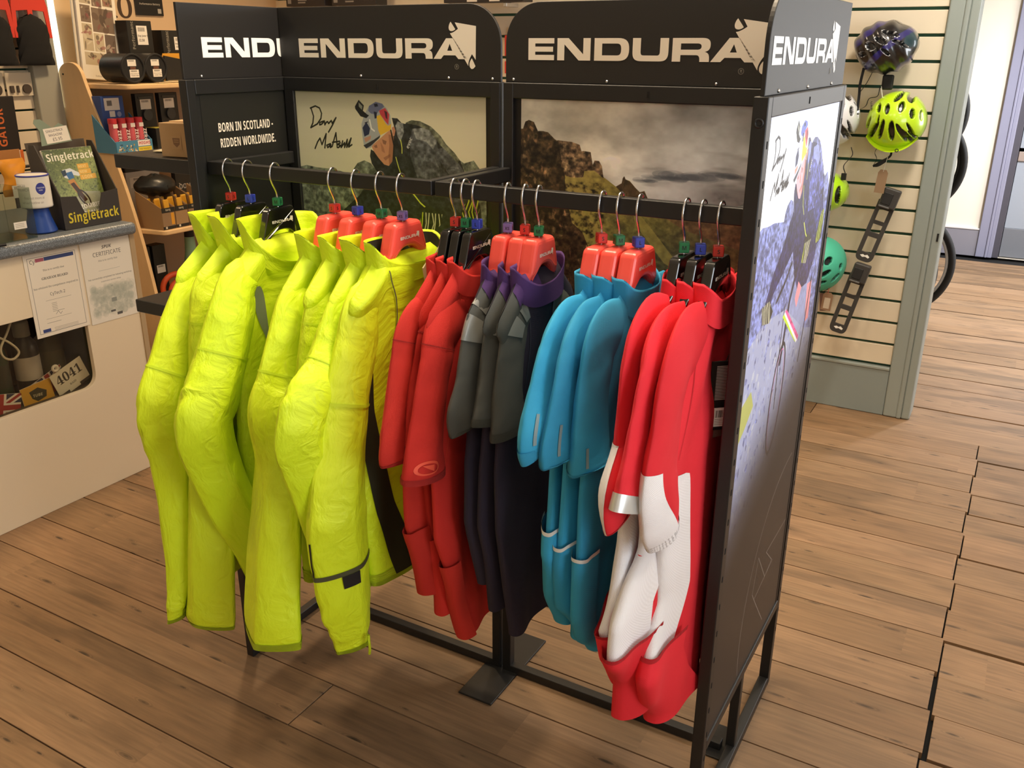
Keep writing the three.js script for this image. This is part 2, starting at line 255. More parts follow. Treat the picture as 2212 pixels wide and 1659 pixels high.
// ------------------------------------------------------------------ poster prints
function mountains(g, pts, a, b, s) { fillPoly(g, a, pts); g.save(); g.beginPath(); for (let i = 0; i < pts.length; i += 2) g.lineTo(pts[i], pts[i + 1]); g.clip(); let xs = pts.filter((_, i) => !(i % 2)), ys = pts.filter((_, i) => i % 2), x0 = Math.min(...xs), x1 = Math.max(...xs), y0 = Math.min(...ys), y1 = Math.max(...ys);
  for (let i = 0; i < s; i++) { const x = rr(x0, x1), y = rr(y0, y1), w = rr(4, 26); g.globalAlpha = rr(.2, .7); fillPoly(g, b[Math.floor(rnd() * b.length)], [x, y, x + w, y + rr(-8, 14), x + w * .6, y + rr(8, 40), x - w * .3, y + rr(6, 26)]); } g.restore(); g.globalAlpha = 1; }
function riderArt(g, W, H, cool) {
  const sky = g.createLinearGradient(0, 0, 0, 420); (cool ? ['#c3d0ea', '#eef3fb', '#fbfcff'] : ['#b3ad98', '#d3cdb4', '#dad4bb']).forEach((c, i) => sky.addColorStop([0, .16, .8][i], c)); g.fillStyle = sky; g.fillRect(0, 0, W, H);
  const rock = cool ? ['#6c74a4', '#4b5284', '#8d97c2', '#3c4270', '#a6aed2'] : ['#6d7468', '#4f564c', '#868c78', '#3d453d', '#9a9d86'];
  { const q = g.createLinearGradient(0, 300, 0, 900); q.addColorStop(0, rock[0]); q.addColorStop(1, cool ? '#9aa0bd' : '#8b8d78'); g.fillStyle = q; g.fillRect(0, 330, W, H - 330); }
  mountains(g, [0, 300, 33, 292, 88, 298, 163, 299, 269, 312, 363, 339, 420, 400, 470, 600, 0, 720], rock[0], rock, 240);
  mountains(g, [281, 289, 300, 268, 335, 255, 368, 265, 403, 299, 429, 408, 350, 620, 200, 640, 240, 420], rock[0], rock, 150);
  mountains(g, [776, 223, 804, 238, 846, 225, 866, 248, 900, 283, 900, 860, 740, 860, 760, 500, 787, 256], rock[0], rock, 220);
  mountains(g, [0, 640, 159, 594, 441, 620, 741, 760, 900, 800, 900, 1250, 0, 1250], cool ? '#9aa0bd' : '#8b8d78', [...rock, '#c2c4c8', '#b9bbc0'], 700);
  fillPoly(g, '#a5a85e', [0, 812, 98, 790, 140, 850, 62, 900, 0, 930]);
  const dk = cool ? '#23234a' : '#26282b', mid = cool ? '#4a4f8c' : '#4b4e54', lt = cool ? '#7f88bd' : '#777a7c';
  // legs, bicycle
  fillPoly(g, cool ? '#2a2950' : '#26282c', [560, 350, 830, 380, 800, 515, 717, 592, 583, 590, 493, 515, 500, 430]);
  strokePoly(g, '#1b1b2c', 26, [560, 470, 480, 600, 450, 760, 440, 800]); strokePoly(g, '#26262e', 16, [300, 560, 381, 520, 450, 470]);
  fillPoly(g, '#e58c94', [584, 558, 640, 590, 593, 650, 557, 612]); fillPoly(g, '#e58c94', [732, 600, 800, 600, 822, 743, 765, 745]);
  strokePoly(g, '#1d1d22', 14, [790, 590, 760, 760, 730, 880]); strokePoly(g, '#2c2c33', 10, [420, 600, 416, 780, 430, 960]);
  fillPoly(g, '#d9568c', [430, 628, 452, 622, 690, 776, 676, 790]); fillPoly(g, '#f3f0ee', [420, 632, 436, 628, 676, 788, 655, 792]); fillPoly(g, '#b9d432', [406, 638, 424, 632, 655, 790, 632, 780]);
  g.lineWidth = 13; g.strokeStyle = '#22222a'; g.beginPath(); g.ellipse(440, 930, 78, 190, .12, 0, 7); g.stroke(); g.lineWidth = 3; g.strokeStyle = '#c45a93'; g.beginPath(); g.ellipse(440, 930, 66, 172, .12, 0, 7); g.stroke();
  for (let i = 0; i < 14; i++) strokePoly(g, 'rgba(200,200,215,.5)', 1, [440, 930, 440 + 70 * Math.cos(i * .45), 930 + 175 * Math.sin(i * .45)]);
  // arms and jacket
  fillPoly(g, dk, [385, 300, 500, 340, 449, 430, 343, 480, 242, 526, 211, 566, 150, 540, 218, 458, 300, 396]);
  fillPoly(g, dk, [479, 88, 505, 89, 524, 105, 540, 108, 571, 93, 601, 95, 652, 110, 694, 139, 726, 174, 763, 203, 788, 232, 808, 276, 832, 322, 873, 389, 880, 458, 718, 496, 539, 513, 485, 496, 429, 408, 414, 354, 400, 300, 372, 265, 365, 237, 371, 211, 385, 217, 406, 241, 433, 265, 455, 269, 472, 252, 484, 205, 484, 155, 494, 134, 488, 119]);
  fillPoly(g, mid, [574, 124, 635, 117, 668, 136, 684, 166, 700, 250, 690, 330, 600, 330, 560, 230, 561, 161]); fillPoly(g, lt, [574, 124, 635, 117, 668, 136, 684, 166, 666, 195, 637, 169, 590, 161]);
  fillPoly(g, mid, [666, 195, 726, 185, 767, 223, 804, 269, 749, 300, 703, 244]); fillPoly(g, cool ? '#343870' : '#3a3c42', [690, 250, 740, 290, 800, 300, 860, 400, 800, 440, 700, 350]);
  fillPoly(g, lt, [505, 99, 531, 108, 534, 139, 516, 175, 502, 155, 495, 117]); fillPoly(g, cool ? '#5c628f' : '#5f6254', [542, 104, 571, 93, 610, 95, 660, 113, 702, 145, 726, 174, 759, 200, 784, 226, 775, 240, 742, 211, 693, 173, 652, 127, 600, 112]);
  for (let i = 0; i < 26; i++) { g.globalAlpha = .35; strokePoly(g, rnd() < .5 ? lt : '#15161a', rr(2, 7), [rr(540, 800), rr(200, 440), rr(540, 800), rr(220, 460)].map((v, k, a) => k < 2 ? v : a[k - 2] + rr(-40, 40))); } g.globalAlpha = 1;
  strokePoly(g, '#cdd65a', 4, [517, 168, 522, 196, 521, 217]); strokePoly(g, '#cdd65a', 4, [491, 234, 501, 268, 513, 299, 540, 330]); strokePoly(g, '#d6e04a', 6, [560, 360, 600, 400, 630, 420]);
  text(g, 'evoc', 552, 200, 'bold 20px sans-serif', '#c9cacc', -1.1);
  // gloves with pale stripes
  for (const [p, a] of [[[590, 497, 606, 422, 642, 405, 702, 435, 693, 476, 657, 512], 0], [[798, 395, 832, 360, 865, 358, 870, 401, 850, 466, 784, 466], 1], [[118, 541, 204, 536, 262, 583, 229, 612, 140, 596], 2]]) { fillPoly(g, '#24261e', p); g.save(); g.beginPath(); for (let i = 0; i < p.length; i += 2) g.lineTo(p[i], p[i + 1]); g.clip(); for (let i = 0; i < 9; i++) { const x = p[0] - 10 + i * 15, y = p[1] - 60; strokePoly(g, a === 1 || i < 3 && a !== 2 ? '#c6d43c' : '#d2cfb4', 5, [x, y, x + rr(-8, 8), y + 40, x - 12, y + 80, x + rr(-8, 8), y + 130]); } g.restore(); }
  gritty(g, W, 1240, 60, .7);
  // face
  fillPoly(g, cool ? '#eda9b4' : '#c48d6c', [374, 198, 420, 166, 458, 139, 472, 132, 484, 155, 484, 205, 472, 252, 455, 269, 433, 265, 406, 241, 385, 217]);
  g.globalAlpha = .45; fillPoly(g, '#7c4a36', [460, 150, 484, 155, 484, 205, 472, 252, 458, 268, 455, 230, 462, 190]); fillPoly(g, '#8c5844', [419, 180, 424, 215, 440, 222, 434, 200]); fillPoly(g, '#74483a', [430, 240, 464, 223, 466, 232, 440, 250]); fillPoly(g, '#4c2e28', [386, 197, 401, 191, 404, 203, 392, 204]); fillPoly(g, '#4c2e28', [428, 170, 450, 176, 444, 190, 432, 186]); g.globalAlpha = 1;
  fillPoly(g, '#c08468', [477, 124, 488, 119, 494, 134, 488, 155, 480, 149]); strokePoly(g, '#191a1c', 6, [472, 134, 484, 190, 478, 240]);
  // helmet with a camera on top
  fillPoly(g, cool ? '#c6cbe6' : '#a3a8ad', [331, 117, 347, 81, 372, 48, 405, 32, 437, 38, 458, 56, 472, 79, 476, 114, 472, 132, 421, 155, 386, 189, 372, 204, 348, 209, 337, 198, 334, 177, 331, 148]);
  fillPoly(g, cool ? '#5563b4' : '#6a7194', [367, 66, 372, 48, 405, 32, 437, 38, 445, 49, 419, 64, 407, 78, 380, 76]); fillPoly(g, '#23283c', [396, 40, 412, 38, 416, 48, 400, 51]); fillPoly(g, '#20263e', [394, 68, 408, 70, 406, 92, 397, 94]);
  fillPoly(g, '#e2b63a', [407, 85, 425, 78, 450, 112, 461, 118, 475, 110, 472, 132, 421, 155, 412, 138]); fillPoly(g, '#c2434e', [419, 64, 449, 53, 468, 76, 461, 115, 446, 101, 425, 78]); fillPoly(g, '#4c2a34', [444, 62, 458, 68, 458, 96, 450, 88]);
  fillPoly(g, '#27304e', [335, 131, 355, 108, 372, 132, 365, 154, 342, 164]); fillPoly(g, '#b98a78', [340, 170, 375, 158, 372, 172, 346, 186]); fillPoly(g, '#32343c', [335, 198, 387, 174, 421, 155, 415, 166, 372, 197, 348, 209]);
  strokePoly(g, '#e4e4e2', 6, [372, 100, 378, 132, 392, 140]); strokePoly(g, '#24262c', 3, [348, 112, 362, 108]);
  fillPoly(g, '#202225', [303, 52, 323, 27, 347, 47, 341, 67, 361, 80, 370, 83, 356, 94, 328, 88, 304, 61]); fillPoly(g, '#8d9088', [322, 36, 340, 50, 336, 64, 322, 52]);
  // signature
  const sw = cool ? 8 : 6, ink = cool ? '#101018' : '#22231a';
  strokePoly(g, ink, sw, [78, 67, 88, 97, 82, 123, 69, 142, 105, 126, 126, 104, 131, 84, 122, 64, 101, 57, 74, 66]); strokePoly(g, ink, sw, [138, 114, 118, 120, 117, 129, 128, 126, 143, 113, 144, 128, 152, 118, 160, 115, 164, 122, 179, 110, 183, 121, 204, 98, 183, 128, 161, 155]);
  strokePoly(g, ink, sw, [84, 223, 100, 196, 114, 181, 122, 206, 148, 162, 136, 218]); strokePoly(g, ink, sw, [167, 200, 147, 207, 151, 216, 169, 204, 165, 215, 175, 210, 199, 156, 201, 213]); strokePoly(g, ink, sw, [178, 194, 216, 188]); strokePoly(g, ink, sw, [218, 194, 203, 201, 220, 204, 207, 213]); strokePoly(g, ink, sw, [231, 186, 221, 212, 240, 192, 239, 211, 255, 179, 250, 210, 275, 173, 260, 208, 277, 198]);
  // the print runs out to black, with a thin outlined emblem near its foot
  const f = g.createLinearGradient(520, 760, 720, 1240); f.addColorStop(0, 'rgba(20,18,17,0)'); f.addColorStop(.25, 'rgba(24,21,20,.3)'); f.addColorStop(.55, 'rgba(24,21,20,.8)'); f.addColorStop(.8, 'rgba(24,21,20,1)'); f.addColorStop(1, 'rgba(24,21,20,1)'); g.fillStyle = f; g.fillRect(0, 600, W, H - 600);
  g.strokeStyle = '#6a635c'; g.lineWidth = 4; g.beginPath(); g.arc(880, 1850, 560, 2.9, 4.65); g.stroke();
  strokePoly(g, '#6a635c', 4, [890, 1600, 593, 1600, 707, 1691, 615, 1717, 473, 1560, 437, 1697, 473, 1738, 661, 1940]); strokePoly(g, '#6a635c', 4, [473, 1738, 722, 1699]);
}
function gritty(g, W, H, y0, amt, x1 = W) { const id = g.getImageData(0, 0, W, H), d = id.data; for (let y = y0; y < H; y++) for (let x = 0; x < x1; x++) { const o = (y * W + x) * 4, l = d[o] * .3 + d[o + 1] * .6 + d[o + 2] * .1; if (l > 150) continue; const k = 1 + amt * (fbm(x / 15, y / 13, 91, 3) - .47) * sstep(155, 110, l) * 2; for (let i = 0; i < 3; i++) d[o + i] = clamp(d[o + i] * k, 0, 255); } g.putImageData(id, 0, 0); }
const riderPrint = print(900, 2025, (g, W, H) => riderArt(g, W, H, false), .5), riderPrintCool = print(900, 2025, (g, W, H) => riderArt(g, W, H, true), .4);
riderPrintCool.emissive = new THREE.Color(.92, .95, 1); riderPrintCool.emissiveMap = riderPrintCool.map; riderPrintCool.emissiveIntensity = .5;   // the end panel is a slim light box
const crestPrint = print(900, 1024, (g, W, H) => {
  const id = g.createImageData(W, H);
  for (let y = 0; y < H; y++) for (let x = 0; x < W; x++) {
    let n = fbm(x / 150, y / 95, 61, 5), k = .92 + .75 * (n - .5);
    const dark = sstep(.52, .72, fbm(x / 260 + 3, y / 60, 71, 4)) * sstep(90, 230, y) * sstep(280, 600, x + y * .4); k *= 1 - .42 * dark;
    const w = [206, 203, 188], c = [166, 175, 178], q = sstep(200, 800, x + y * .5), o = (y * W + x) * 4;
    for (let i = 0; i < 3; i++) id.data[o + i] = clamp(lerp(w[i], c[i], q) * k * 1.2, 0, 255); id.data[o + 3] = 255;
  }
  g.putImageData(id, 0, 0);
  for (const [x, y, w, h] of [[600, 226, 150, 16], [540, 238, 110, 12], [740, 215, 90, 10], [470, 250, 60, 7]]) { g.fillStyle = 'rgba(70,80,90,.5)'; for (let i = 0; i < 12; i++) { g.globalAlpha = .35; g.beginPath(); g.ellipse(x + rr(-w, w) * .5, y + rr(-4, 4), w * rr(.2, .5), h * rr(.4, 1), 0, 0, 7); g.fill(); } } g.globalAlpha = 1;
  const hill = [149, 240, 204, 258, 251, 232, 289, 229, 337, 256, 371, 277, 392, 264, 395, 248, 420, 254, 446, 279, 459, 289, 475, 284, 488, 307, 597, 322, 801, 352, 900, 366, 900, 1024, 274, 1024, 150, 400];
  const hg = g.createLinearGradient(150, 240, 500, 620); hg.addColorStop(0, '#a39654'); hg.addColorStop(.35, '#958c46'); hg.addColorStop(.7, '#727139'); hg.addColorStop(1, '#5a5a36'); g.fillStyle = hg; g.beginPath(); for (let i = 0; i < hill.length; i += 2) g.lineTo(hill[i], hill[i + 1]); g.fill();
  g.save(); g.beginPath(); for (let i = 0; i < hill.length; i += 2) g.lineTo(hill[i], hill[i + 1]); g.clip();
  for (let i = 0; i < 260; i++) { const x = rr(150, 900), y = rr(240, 900); g.globalAlpha = rr(.06, .28); fillPoly(g, ['#3c3d20', '#9c9350', '#4d5230', '#6a5138', '#2f3322'][Math.floor(rnd() * 5)], [x, y, x + rr(40, 150), y + rr(20, 90), x + rr(40, 180), y + rr(40, 120), x - 20, y + rr(6, 30)]); }
  g.globalAlpha = .55; fillPoly(g, '#6b4b36', [500, 340, 900, 372, 900, 470, 620, 400]); g.globalAlpha = .8; fillPoly(g, '#a09a4e', [430, 330, 520, 420, 650, 560, 560, 520, 450, 400]); g.globalAlpha = 1; g.restore();
  gritty(g, W, H, 270, .45);
  mountains(g, [371, 277, 392, 264, 395, 247, 400, 240, 405, 250, 424, 258, 440, 274, 459, 289, 475, 284, 488, 307, 436, 315, 400, 300], '#54462f', ['#3d3220', '#6e5d3e', '#2f2a1c'], 50);
  mountains(g, [143, 135, 200, 138, 230, 146, 238, 168, 244, 166, 272, 168, 282, 211, 288, 195, 305, 196, 316, 212, 324, 252, 289, 229, 251, 232, 247, 255, 204, 258, 173, 252, 149, 204], '#655440', ['#4c3e2e', '#7d6a50', '#3a3024', '#8b785a'], 90);
  mountains(g, [0, 103, 8, 102, 17, 78, 31, 72, 51, 78, 67, 108, 85, 107, 107, 110, 134, 132, 148, 139, 163, 203, 178, 260, 179, 303, 194, 361, 209, 415, 250, 443, 290, 520, 330, 700, 330, 1024, 0, 1024], '#33291b', ['#1d1811', '#5d4a33', '#14110c', '#77654a', '#2b2a18', '#8b6a4c', '#221c12'], 520);
  gritty(g, W, H, 60, 1.3, 330);
}, .55);

// ------------------------------------------------------------------ the display stand
const BW = .648, HB = 1.552, HT = 1.712, DZ = .305, PT = .025;
const stand = thing('display_stand', 'black two-bay clothing display stand with lettered headers and large photographic posters', 'display stand', [0, 0, 0]);
{
  const bar = (n, w, h, d, x, y, z) => mesh(n, rbox(w, h, d, .0025), M.frame, stand, [x, y, z]);
  for (const sx of [-1, 1]) for (const sz of [-1, 1]) {
    const p = bar('post', PT, HB, PT, sx * BW, HB / 2, sz * DZ);
    for (let k = 0; k < 22; k++) mesh('slot', box(.0012, .012, .004), M.darkGap, p, [sx * .0126, -.6 + k * .062, -.002]);
  }
  for (const sx of [-1, 1]) {
    bar('floor_rail', PT, PT, DZ * 2 - PT, sx * BW, PT / 2 + .001, 0); bar('lower_rail', PT, PT, DZ * 2 - PT, sx * BW, .262, 0); bar('top_rail', PT, .033, DZ * 2 - PT, sx * BW, HB - .0165, 0);
    bar('leg', .022, .25, .022, sx * (BW - .004), .125, -.006);
    mesh('base_plate', rbox(.075, .005, .12, .002), M.frame, stand, [sx * (BW - .03), .003, -.02]);
    // end panel: sheet with an inner face of plain black print
    mesh('end_panel', rbox(.016, HB - .306, DZ * 2 - PT, .002), M.panel, stand, [sx * BW, .274 + (HB - .306) / 2, 0]);
    for (const sz of [-1, 1]) bar('panel_edge', .012, HB - .3, .014, sx * (BW + .004), .27 + (HB - .3) / 2, sz * .285);
    mesh('bolt', new THREE.SphereGeometry(.004, 12, 8), M.metal, stand, [sx * BW, .012, -DZ - .013]);
  }
  for (const x of [-.0165, .0165]) bar('post', PT, HB, PT, x, HB / 2, 0);
  for (const sx of [-1, 1]) { bar('floor_rail', BW - .05, PT, PT, sx * BW / 2, PT / 2 + .001, 0); bar('frame_bar', BW - .04, .033, .022, sx * (BW / 2 + .006), HB - .0165, 0); bar('frame_bar', BW - .04, .025, .022, sx * (BW / 2 + .006), .265, 0); bar('frame_bar', .03, HB - .3, .022, sx * (BW - .028), .27 + (HB - .3) / 2, 0); }
  mesh('foot_plate', rbox(.102, .006, .313, .002), M.frame, stand, [0, .003, -.004]);
  // backs and posters
  for (const sx of [-1, 1]) mesh('back_panel', rbox(BW - .02, HB - .29, .012, .002), M.panel, stand, [sx * BW / 2, .262 + (HB - .29) / 2, -.004]);
  mesh('poster', quad(.56, 1.26), riderPrint, stand, [-.325, .89, .0032]).userData.label = 'poster of a helmeted mountain biker with a signature, left bay';
  const cp = quad(.56, .637); mesh('poster', cp, crestPrint, stand, [.325, 1.2015, .0032]).userData.label = 'poster of a rocky green hillside under clouds, right bay';
  mesh('poster_foot', quad(.56, .62), M.panel, stand, [.325, .573, .0032]);
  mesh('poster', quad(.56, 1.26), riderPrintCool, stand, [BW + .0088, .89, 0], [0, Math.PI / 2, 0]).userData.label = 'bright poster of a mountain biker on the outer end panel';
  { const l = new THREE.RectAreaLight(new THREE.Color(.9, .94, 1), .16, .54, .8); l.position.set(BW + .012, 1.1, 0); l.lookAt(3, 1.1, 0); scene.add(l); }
  mesh('inner_poster', quad(.56, 1.26), M.innerPanel, stand, [-BW + .0088, .89, 0], [0, Math.PI / 2, 0]);
  let l = mesh('lettering', mergeGeometries([words('BORN IN SCOTLAND -', .0205, .62), words('RIDDEN WORLDWIDE.', .0205, .62).translate(.002, -.0355, 0)]), M.print, stand, [-BW + .0095, 1.4335, .236], [0, Math.PI / 2, 0]);
  // headers
  const head = (w, corners) => { const s = new THREE.Shape(), h = HT - HB, r = .085; s.moveTo(0, 0); s.lineTo(w, 0); if (corners[1]) { s.lineTo(w, h - r); s.bezierCurveTo(w, h - r * .42, w - r * .42, h, w - r, h); } else s.lineTo(w, h); if (corners[0]) { s.lineTo(r, h); s.bezierCurveTo(r * .42, h, 0, h - r * .42, 0, h - r); } else s.lineTo(0, h); s.closePath(); return extr(s, .008, .0015, 16); };
  const hl = mesh('header', head(BW - .012, [0, 1]), M.header, stand, [-BW + .006, HB, 0]), hr = mesh('header', head(BW - .012, [1, 0]), M.header, stand, [.006, HB, 0]);
  const hre = mesh('header', head(.625, [1, 0]), M.header, stand, [BW, HB, .313], [0, Math.PI / 2, 0]), hle = mesh('header', head(.6, [0, 1]), M.header, stand, [-BW, HB, .313], [0, Math.PI / 2, 0]);
  for (const [h, ox, cap, m] of [[hl, .062, .0432, M.print], [hr, .056, .0432, M.print], [hre, .02, .0425, M.printWhite], [hle, .06, .0435, M.printWhite]]) { mesh('lettering', brandGeo(cap), m, h, [ox, .046, .0046]); mesh('registered_mark', REG.clone().scale(.0058, .0058, 1), std('#77736a'), h, [ox + 10.65 * cap, .03, .0047]); }
  for (const [h, xs] of [[hl, [.25, .5, .615]], [hr, [.02, .24, .47]], [hre, [.08, .29, .5]], [hle, [.05, .45]]]) for (const x of xs) mesh('bolt', new THREE.SphereGeometry(.0035, 10, 8), M.metal, h, [x, .006, .004]);
  for (const sx of [-1, 1]) mesh('key_slot', box(.004, .012, .002), M.darkGap, stand, [sx * .34, 1.535, .0118]);
  mesh('key_slot', box(.002, .012, .004), M.darkGap, stand, [BW + .0126, 1.535, .03]);
  mesh('eyelet', new THREE.TorusGeometry(.006, .0022, 8, 20), M.frame, stand, [BW, 1.512, DZ + .0126]);
  // hanging rails
  const RZ = .273, RY = 1.357;
  for (const [a, b] of [[-BW + .012, -.004], [.004, BW - .018]]) {
    const r = bar('hanging_rail', b - a, .03, .02, (a + b) / 2, RY, RZ);
    for (const x of [a + .01, b - .01]) bar('rail_arm', .02, .03, RZ - .022, x, RY, (RZ + .004) / 2);
  }
  // shelves on the outer side of the left end
  for (const [y, tilt] of [[1.356, 0], [.985, 0]]) { mesh('side_shelf', rbox(.28, .034, .6, .003), M.frame, stand, [-BW - .155, y, 0]); }
}

// ------------------------------------------------------------------ clothes hangers
const ZR = .273, CUBE = { S: '#d0342c', M: '#1f7a4a', L: '#3446b8', XS: '#7d6aa8' };
const cubeMat = {}; for (const k in CUBE) cubeMat[k] = print(64, 64, (g) => { g.fillStyle = CUBE[k]; g.fillRect(0, 0, 64, 64); text(g, k, 32, 45, 'bold ' + (k === 'XS' ? 30 : 36) + 'px sans-serif', '#16161c', 0, 'center'); }, .4);
function makeHanger(kind) {
  const o = new THREE.Group(), red = kind === 'red', m = red ? M.coral : M.blackPlastic;
  const s = new THREE.Shape(), T = 1.283, w = red ? .05 : .044;
  s.moveTo(-w + .012, T); s.lineTo(w - .012, T); s.quadraticCurveTo(w, T, w + .004, T - .012); s.lineTo(w + .018, 1.235); s.bezierCurveTo(w + .03, 1.195, .12, 1.155, .18, 1.122); s.quadraticCurveTo(.192, 1.114, .187, 1.106); s.quadraticCurveTo(.18, 1.1, .17, 1.104);
  s.bezierCurveTo(.12, 1.128, .08, 1.16, .052, 1.205); s.bezierCurveTo(.035, 1.228, .02, 1.232, 0, 1.232); s.bezierCurveTo(-.02, 1.232, -.035, 1.228, -.052, 1.205); s.bezierCurveTo(-.08, 1.16, -.12, 1.128, -.17, 1.104);
  s.quadraticCurveTo(-.18, 1.1, -.187, 1.106); s.quadraticCurveTo(-.192, 1.114, -.18, 1.122); s.bezierCurveTo(-.12, 1.155, -w - .03, 1.195, -w - .018, 1.235); s.lineTo(-w - .004, T - .012); s.quadraticCurveTo(-w, T, -w + .012, T);
  const bg = extr(s, red ? .034 : .02, red ? .009 : .0035, 10).rotateY(-Math.PI / 2), bp = bg.attributes.position;
  for (let i = 0; i < bp.count; i++) bp.setX(i, bp.getX(i) * lerp(1, .22, 1 - sstep(1.185, 1.228, bp.getY(i))));
  bg.computeVertexNormals(); mesh('body', bg, m, o);
  mesh('lettering', brandGeo(.0062).translate(-.036, 1.249, 0).rotateY(Math.PI / 2), M.print, o, [red ? .0174 : .0104, 0, 0]);
  const z = .0175;
  mesh('hook', tube([[0, 1.27, 0], [0, 1.306, 0], [0, 1.318, .003], [0, 1.335, .013], [0, 1.35, .0185], [0, 1.365, .0172], [0, 1.377, .008], [0, 1.3795, -.002], [0, 1.375, -.012], [0, 1.366, -.017], [0, 1.356, -.0175]], .0021, 48, 8), M.metal, o);
  mesh('size_cube', rbox(.0185, .0185, .0185, .0022), cubeMat.S, o, [0, 1.2945, 0], [0, .25, 0]);
  return o;
}
const protoHanger = { red: makeHanger('red'), black: makeHanger('black') };
function hang(kind, size, x, label, group, turn = 0, zs = 1) {
  const dy = 0;
  const o = protoHanger[kind].clone(); o.name = numbered('clothes_hanger'); o.position.set(x, dy, ZR); const cb = o.children.find(c => c.name === 'size_cube'); cb.rotation.y = turn * 2; o.scale.z = zs; if (zs < 1) { cb.scale.z = 1 / zs; }
  o.children.find(c => c.name === 'size_cube').material = cubeMat[size]; scene.add(o);
  return tag(o, label, 'hanger', group);
}

// ------------------------------------------------------------------ garments
// torso surface: closed loop th (0 = edge nearest the shop floor, +x face at pi/2), t from shoulders to hem
const path = (a, y) => { if (y >= a[0][0]) return a[0][1]; for (let i = 1; i < a.length; i++) if (y >= a[i][0]) return lerp(a[i][1], a[i - 1][1], (y - a[i][0]) / (a[i - 1][0] - a[i][0])); return a[a.length - 1][1]; };
function torso(s) {
  const nk = s.neck ?? 1.222, hw = s.near[0][1] - ZR + .02, ph = s.seed * 2.399;
  return (th, t, off = 0) => {
    const c = Math.cos(th), q = Math.sin(th), cc = Math.sign(c) * Math.pow(Math.abs(c), .8), qq = Math.sign(q) * Math.pow(Math.abs(q), .75);
    const y0 = lerp(nk, s.hem, t), zn = lerp(ZR + hw, path(s.near, y0), sstep(0, .12, t)), zf = lerp(ZR - hw, s.far ?? ZR - .19, sstep(0, .12, t));
    const z = (zn + zf) / 2 + (zn - zf) / 2 * cc, nw = s.nw ?? .06, d = clamp((Math.abs(z - ZR) - nw) / (hw - nw));
    const top = nk - (nk - 1.148) * Math.pow(d, .9) - .012 * sstep(.9, 1, d) , hemY = s.hem + (s.tilt ?? 0) * cc + (s.wave ?? .012) * Math.sin(z * 31 + ph) * .5;
    const y = top + (hemY - top) * t;
    const T = s.thick * Math.min(1, Math.sqrt(t / .035)) * (1 + (s.flare ?? .3) * t);
    const fold = Math.sin(z * s.fz + ph + t * 2.2) * s.fold * sstep(.1, .9, t) + Math.sin(z * s.fz * 2.1 + ph * 1.7 - t * 3.1) * s.fold * .45 * sstep(.2, 1, t);
    const crease = (s.crease ?? .004) * (fbm(z * 6 + ph, y * 4, s.seed, 3) - .5) * sstep(0, .1, t);
    const drag = .006 * Math.sin((z + y * .6) * 40 + ph) * sstep(.02, .1, t) * (1 - sstep(.16, .4, t));
    return V(s.x + (s.lean ?? 0) * t + (T + off) * qq + fold + crease + drag * qq, y + off * .2 * (qq < 0 ? 0 : 0), z + off * cc);
  };
}
// sleeve surface along a spine of [y, outer z, width, thickness, dx]
function sleeve(s, pts, mirror = false) {
  const P = pts.map(p => V(p[4] ?? 0, p[0], p[1] - p[2] / 2)), W = pts.map(p => p[2]), T = pts.map(p => p[3]), n = pts.length - 1, ph = s.seed * 1.7 + (mirror ? 2 : 0);
  if (s.ex) { W[0] *= .6; W[1] *= .92; P[0].y -= .014; } else { W[0] *= .72; W[1] *= .95; P[0].y -= .004; P[0].z -= .012; }
  const c = new THREE.CatmullRomCurve3(P, false, 'catmullrom', .5);
  const at = (a, t) => { const f = clamp(t, 0, .9999) * n, i = Math.floor(f), u = f - i; return lerp(a[i], a[Math.min(i + 1, n)], u * u * (3 - 2 * u)); };
  return (th, t, off = 0) => {
    const p = c.getPoint(t), d = c.getTangent(t), nz = V(0, -d.z, d.y).normalize().multiplyScalar(-1), k = sstep(0, .14, t);
    const ex = s.ex ?? 1.2, cq = Math.cos(th), sq = Math.sin(th), cc = Math.sign(cq) * Math.pow(Math.abs(cq), ex), ss = Math.sign(sq) * Math.pow(Math.abs(sq), ex);
    const amp = s.sfold ?? .004;
    const f = (Math.sin(th * 2 + ph + t * 5) + .7 * Math.sin(th * 3 - ph + t * 9) + .5 * (fbm(t * 5 + ph, Math.cos(th + ph) + 2, s.seed, 2) - .5) * 2) * amp * sstep(.05, .3, t) + (fbm(t * 12 + ph + Math.sin(th) * 1.5, Math.cos(th) * 2 + 3, s.seed + 5, 2) - .5) * amp * .7;
    const el = s.elb && !mirror ? (Math.abs(Math.sin((t - s.elb) * 46 + Math.sin(th) * 1.8)) - .5) * .006 * Math.exp(-Math.pow((t - s.elb) / .075, 2)) * Math.max(0, cq + .3) : 0;
    const kn = s.kn && !mirror ? .5 * (fbm(t * 9 + ph, Math.sin(th) * 1.2 + 5, s.seed + 3, 2) - .5) * .012 * s.kn * sstep(.08, .2, t) : 0;
    const fl = s.ex ? 1 : 1 + .16 * sstep(.5, 1, t), ft = s.ex ? 1 : 1 + .55 * sstep(.4, 1, t);
    const w = at(W, t) / 2 * fl + f + off + el + kn, x = at(T, t) / 2 * ft * lerp(.75, 1, k) + f * .6 + off + kn * .6;
    const z = p.z + nz.z * w * cc, y = p.y + nz.y * w * cc;
    return V(s.x + (s.sdx ?? 0) * k + p.x + x * ss, y, mirror ? 2 * ZR - z : z);
  };
}
const loop = (fn, nu, nv, t0 = 0, t1 = 1, off = 0, su = 3, sv = 6) => surf((u, v) => fn(u * Math.PI * 2 + Math.PI, lerp(t0, t1, v), off), nu, nv, true, su, sv);
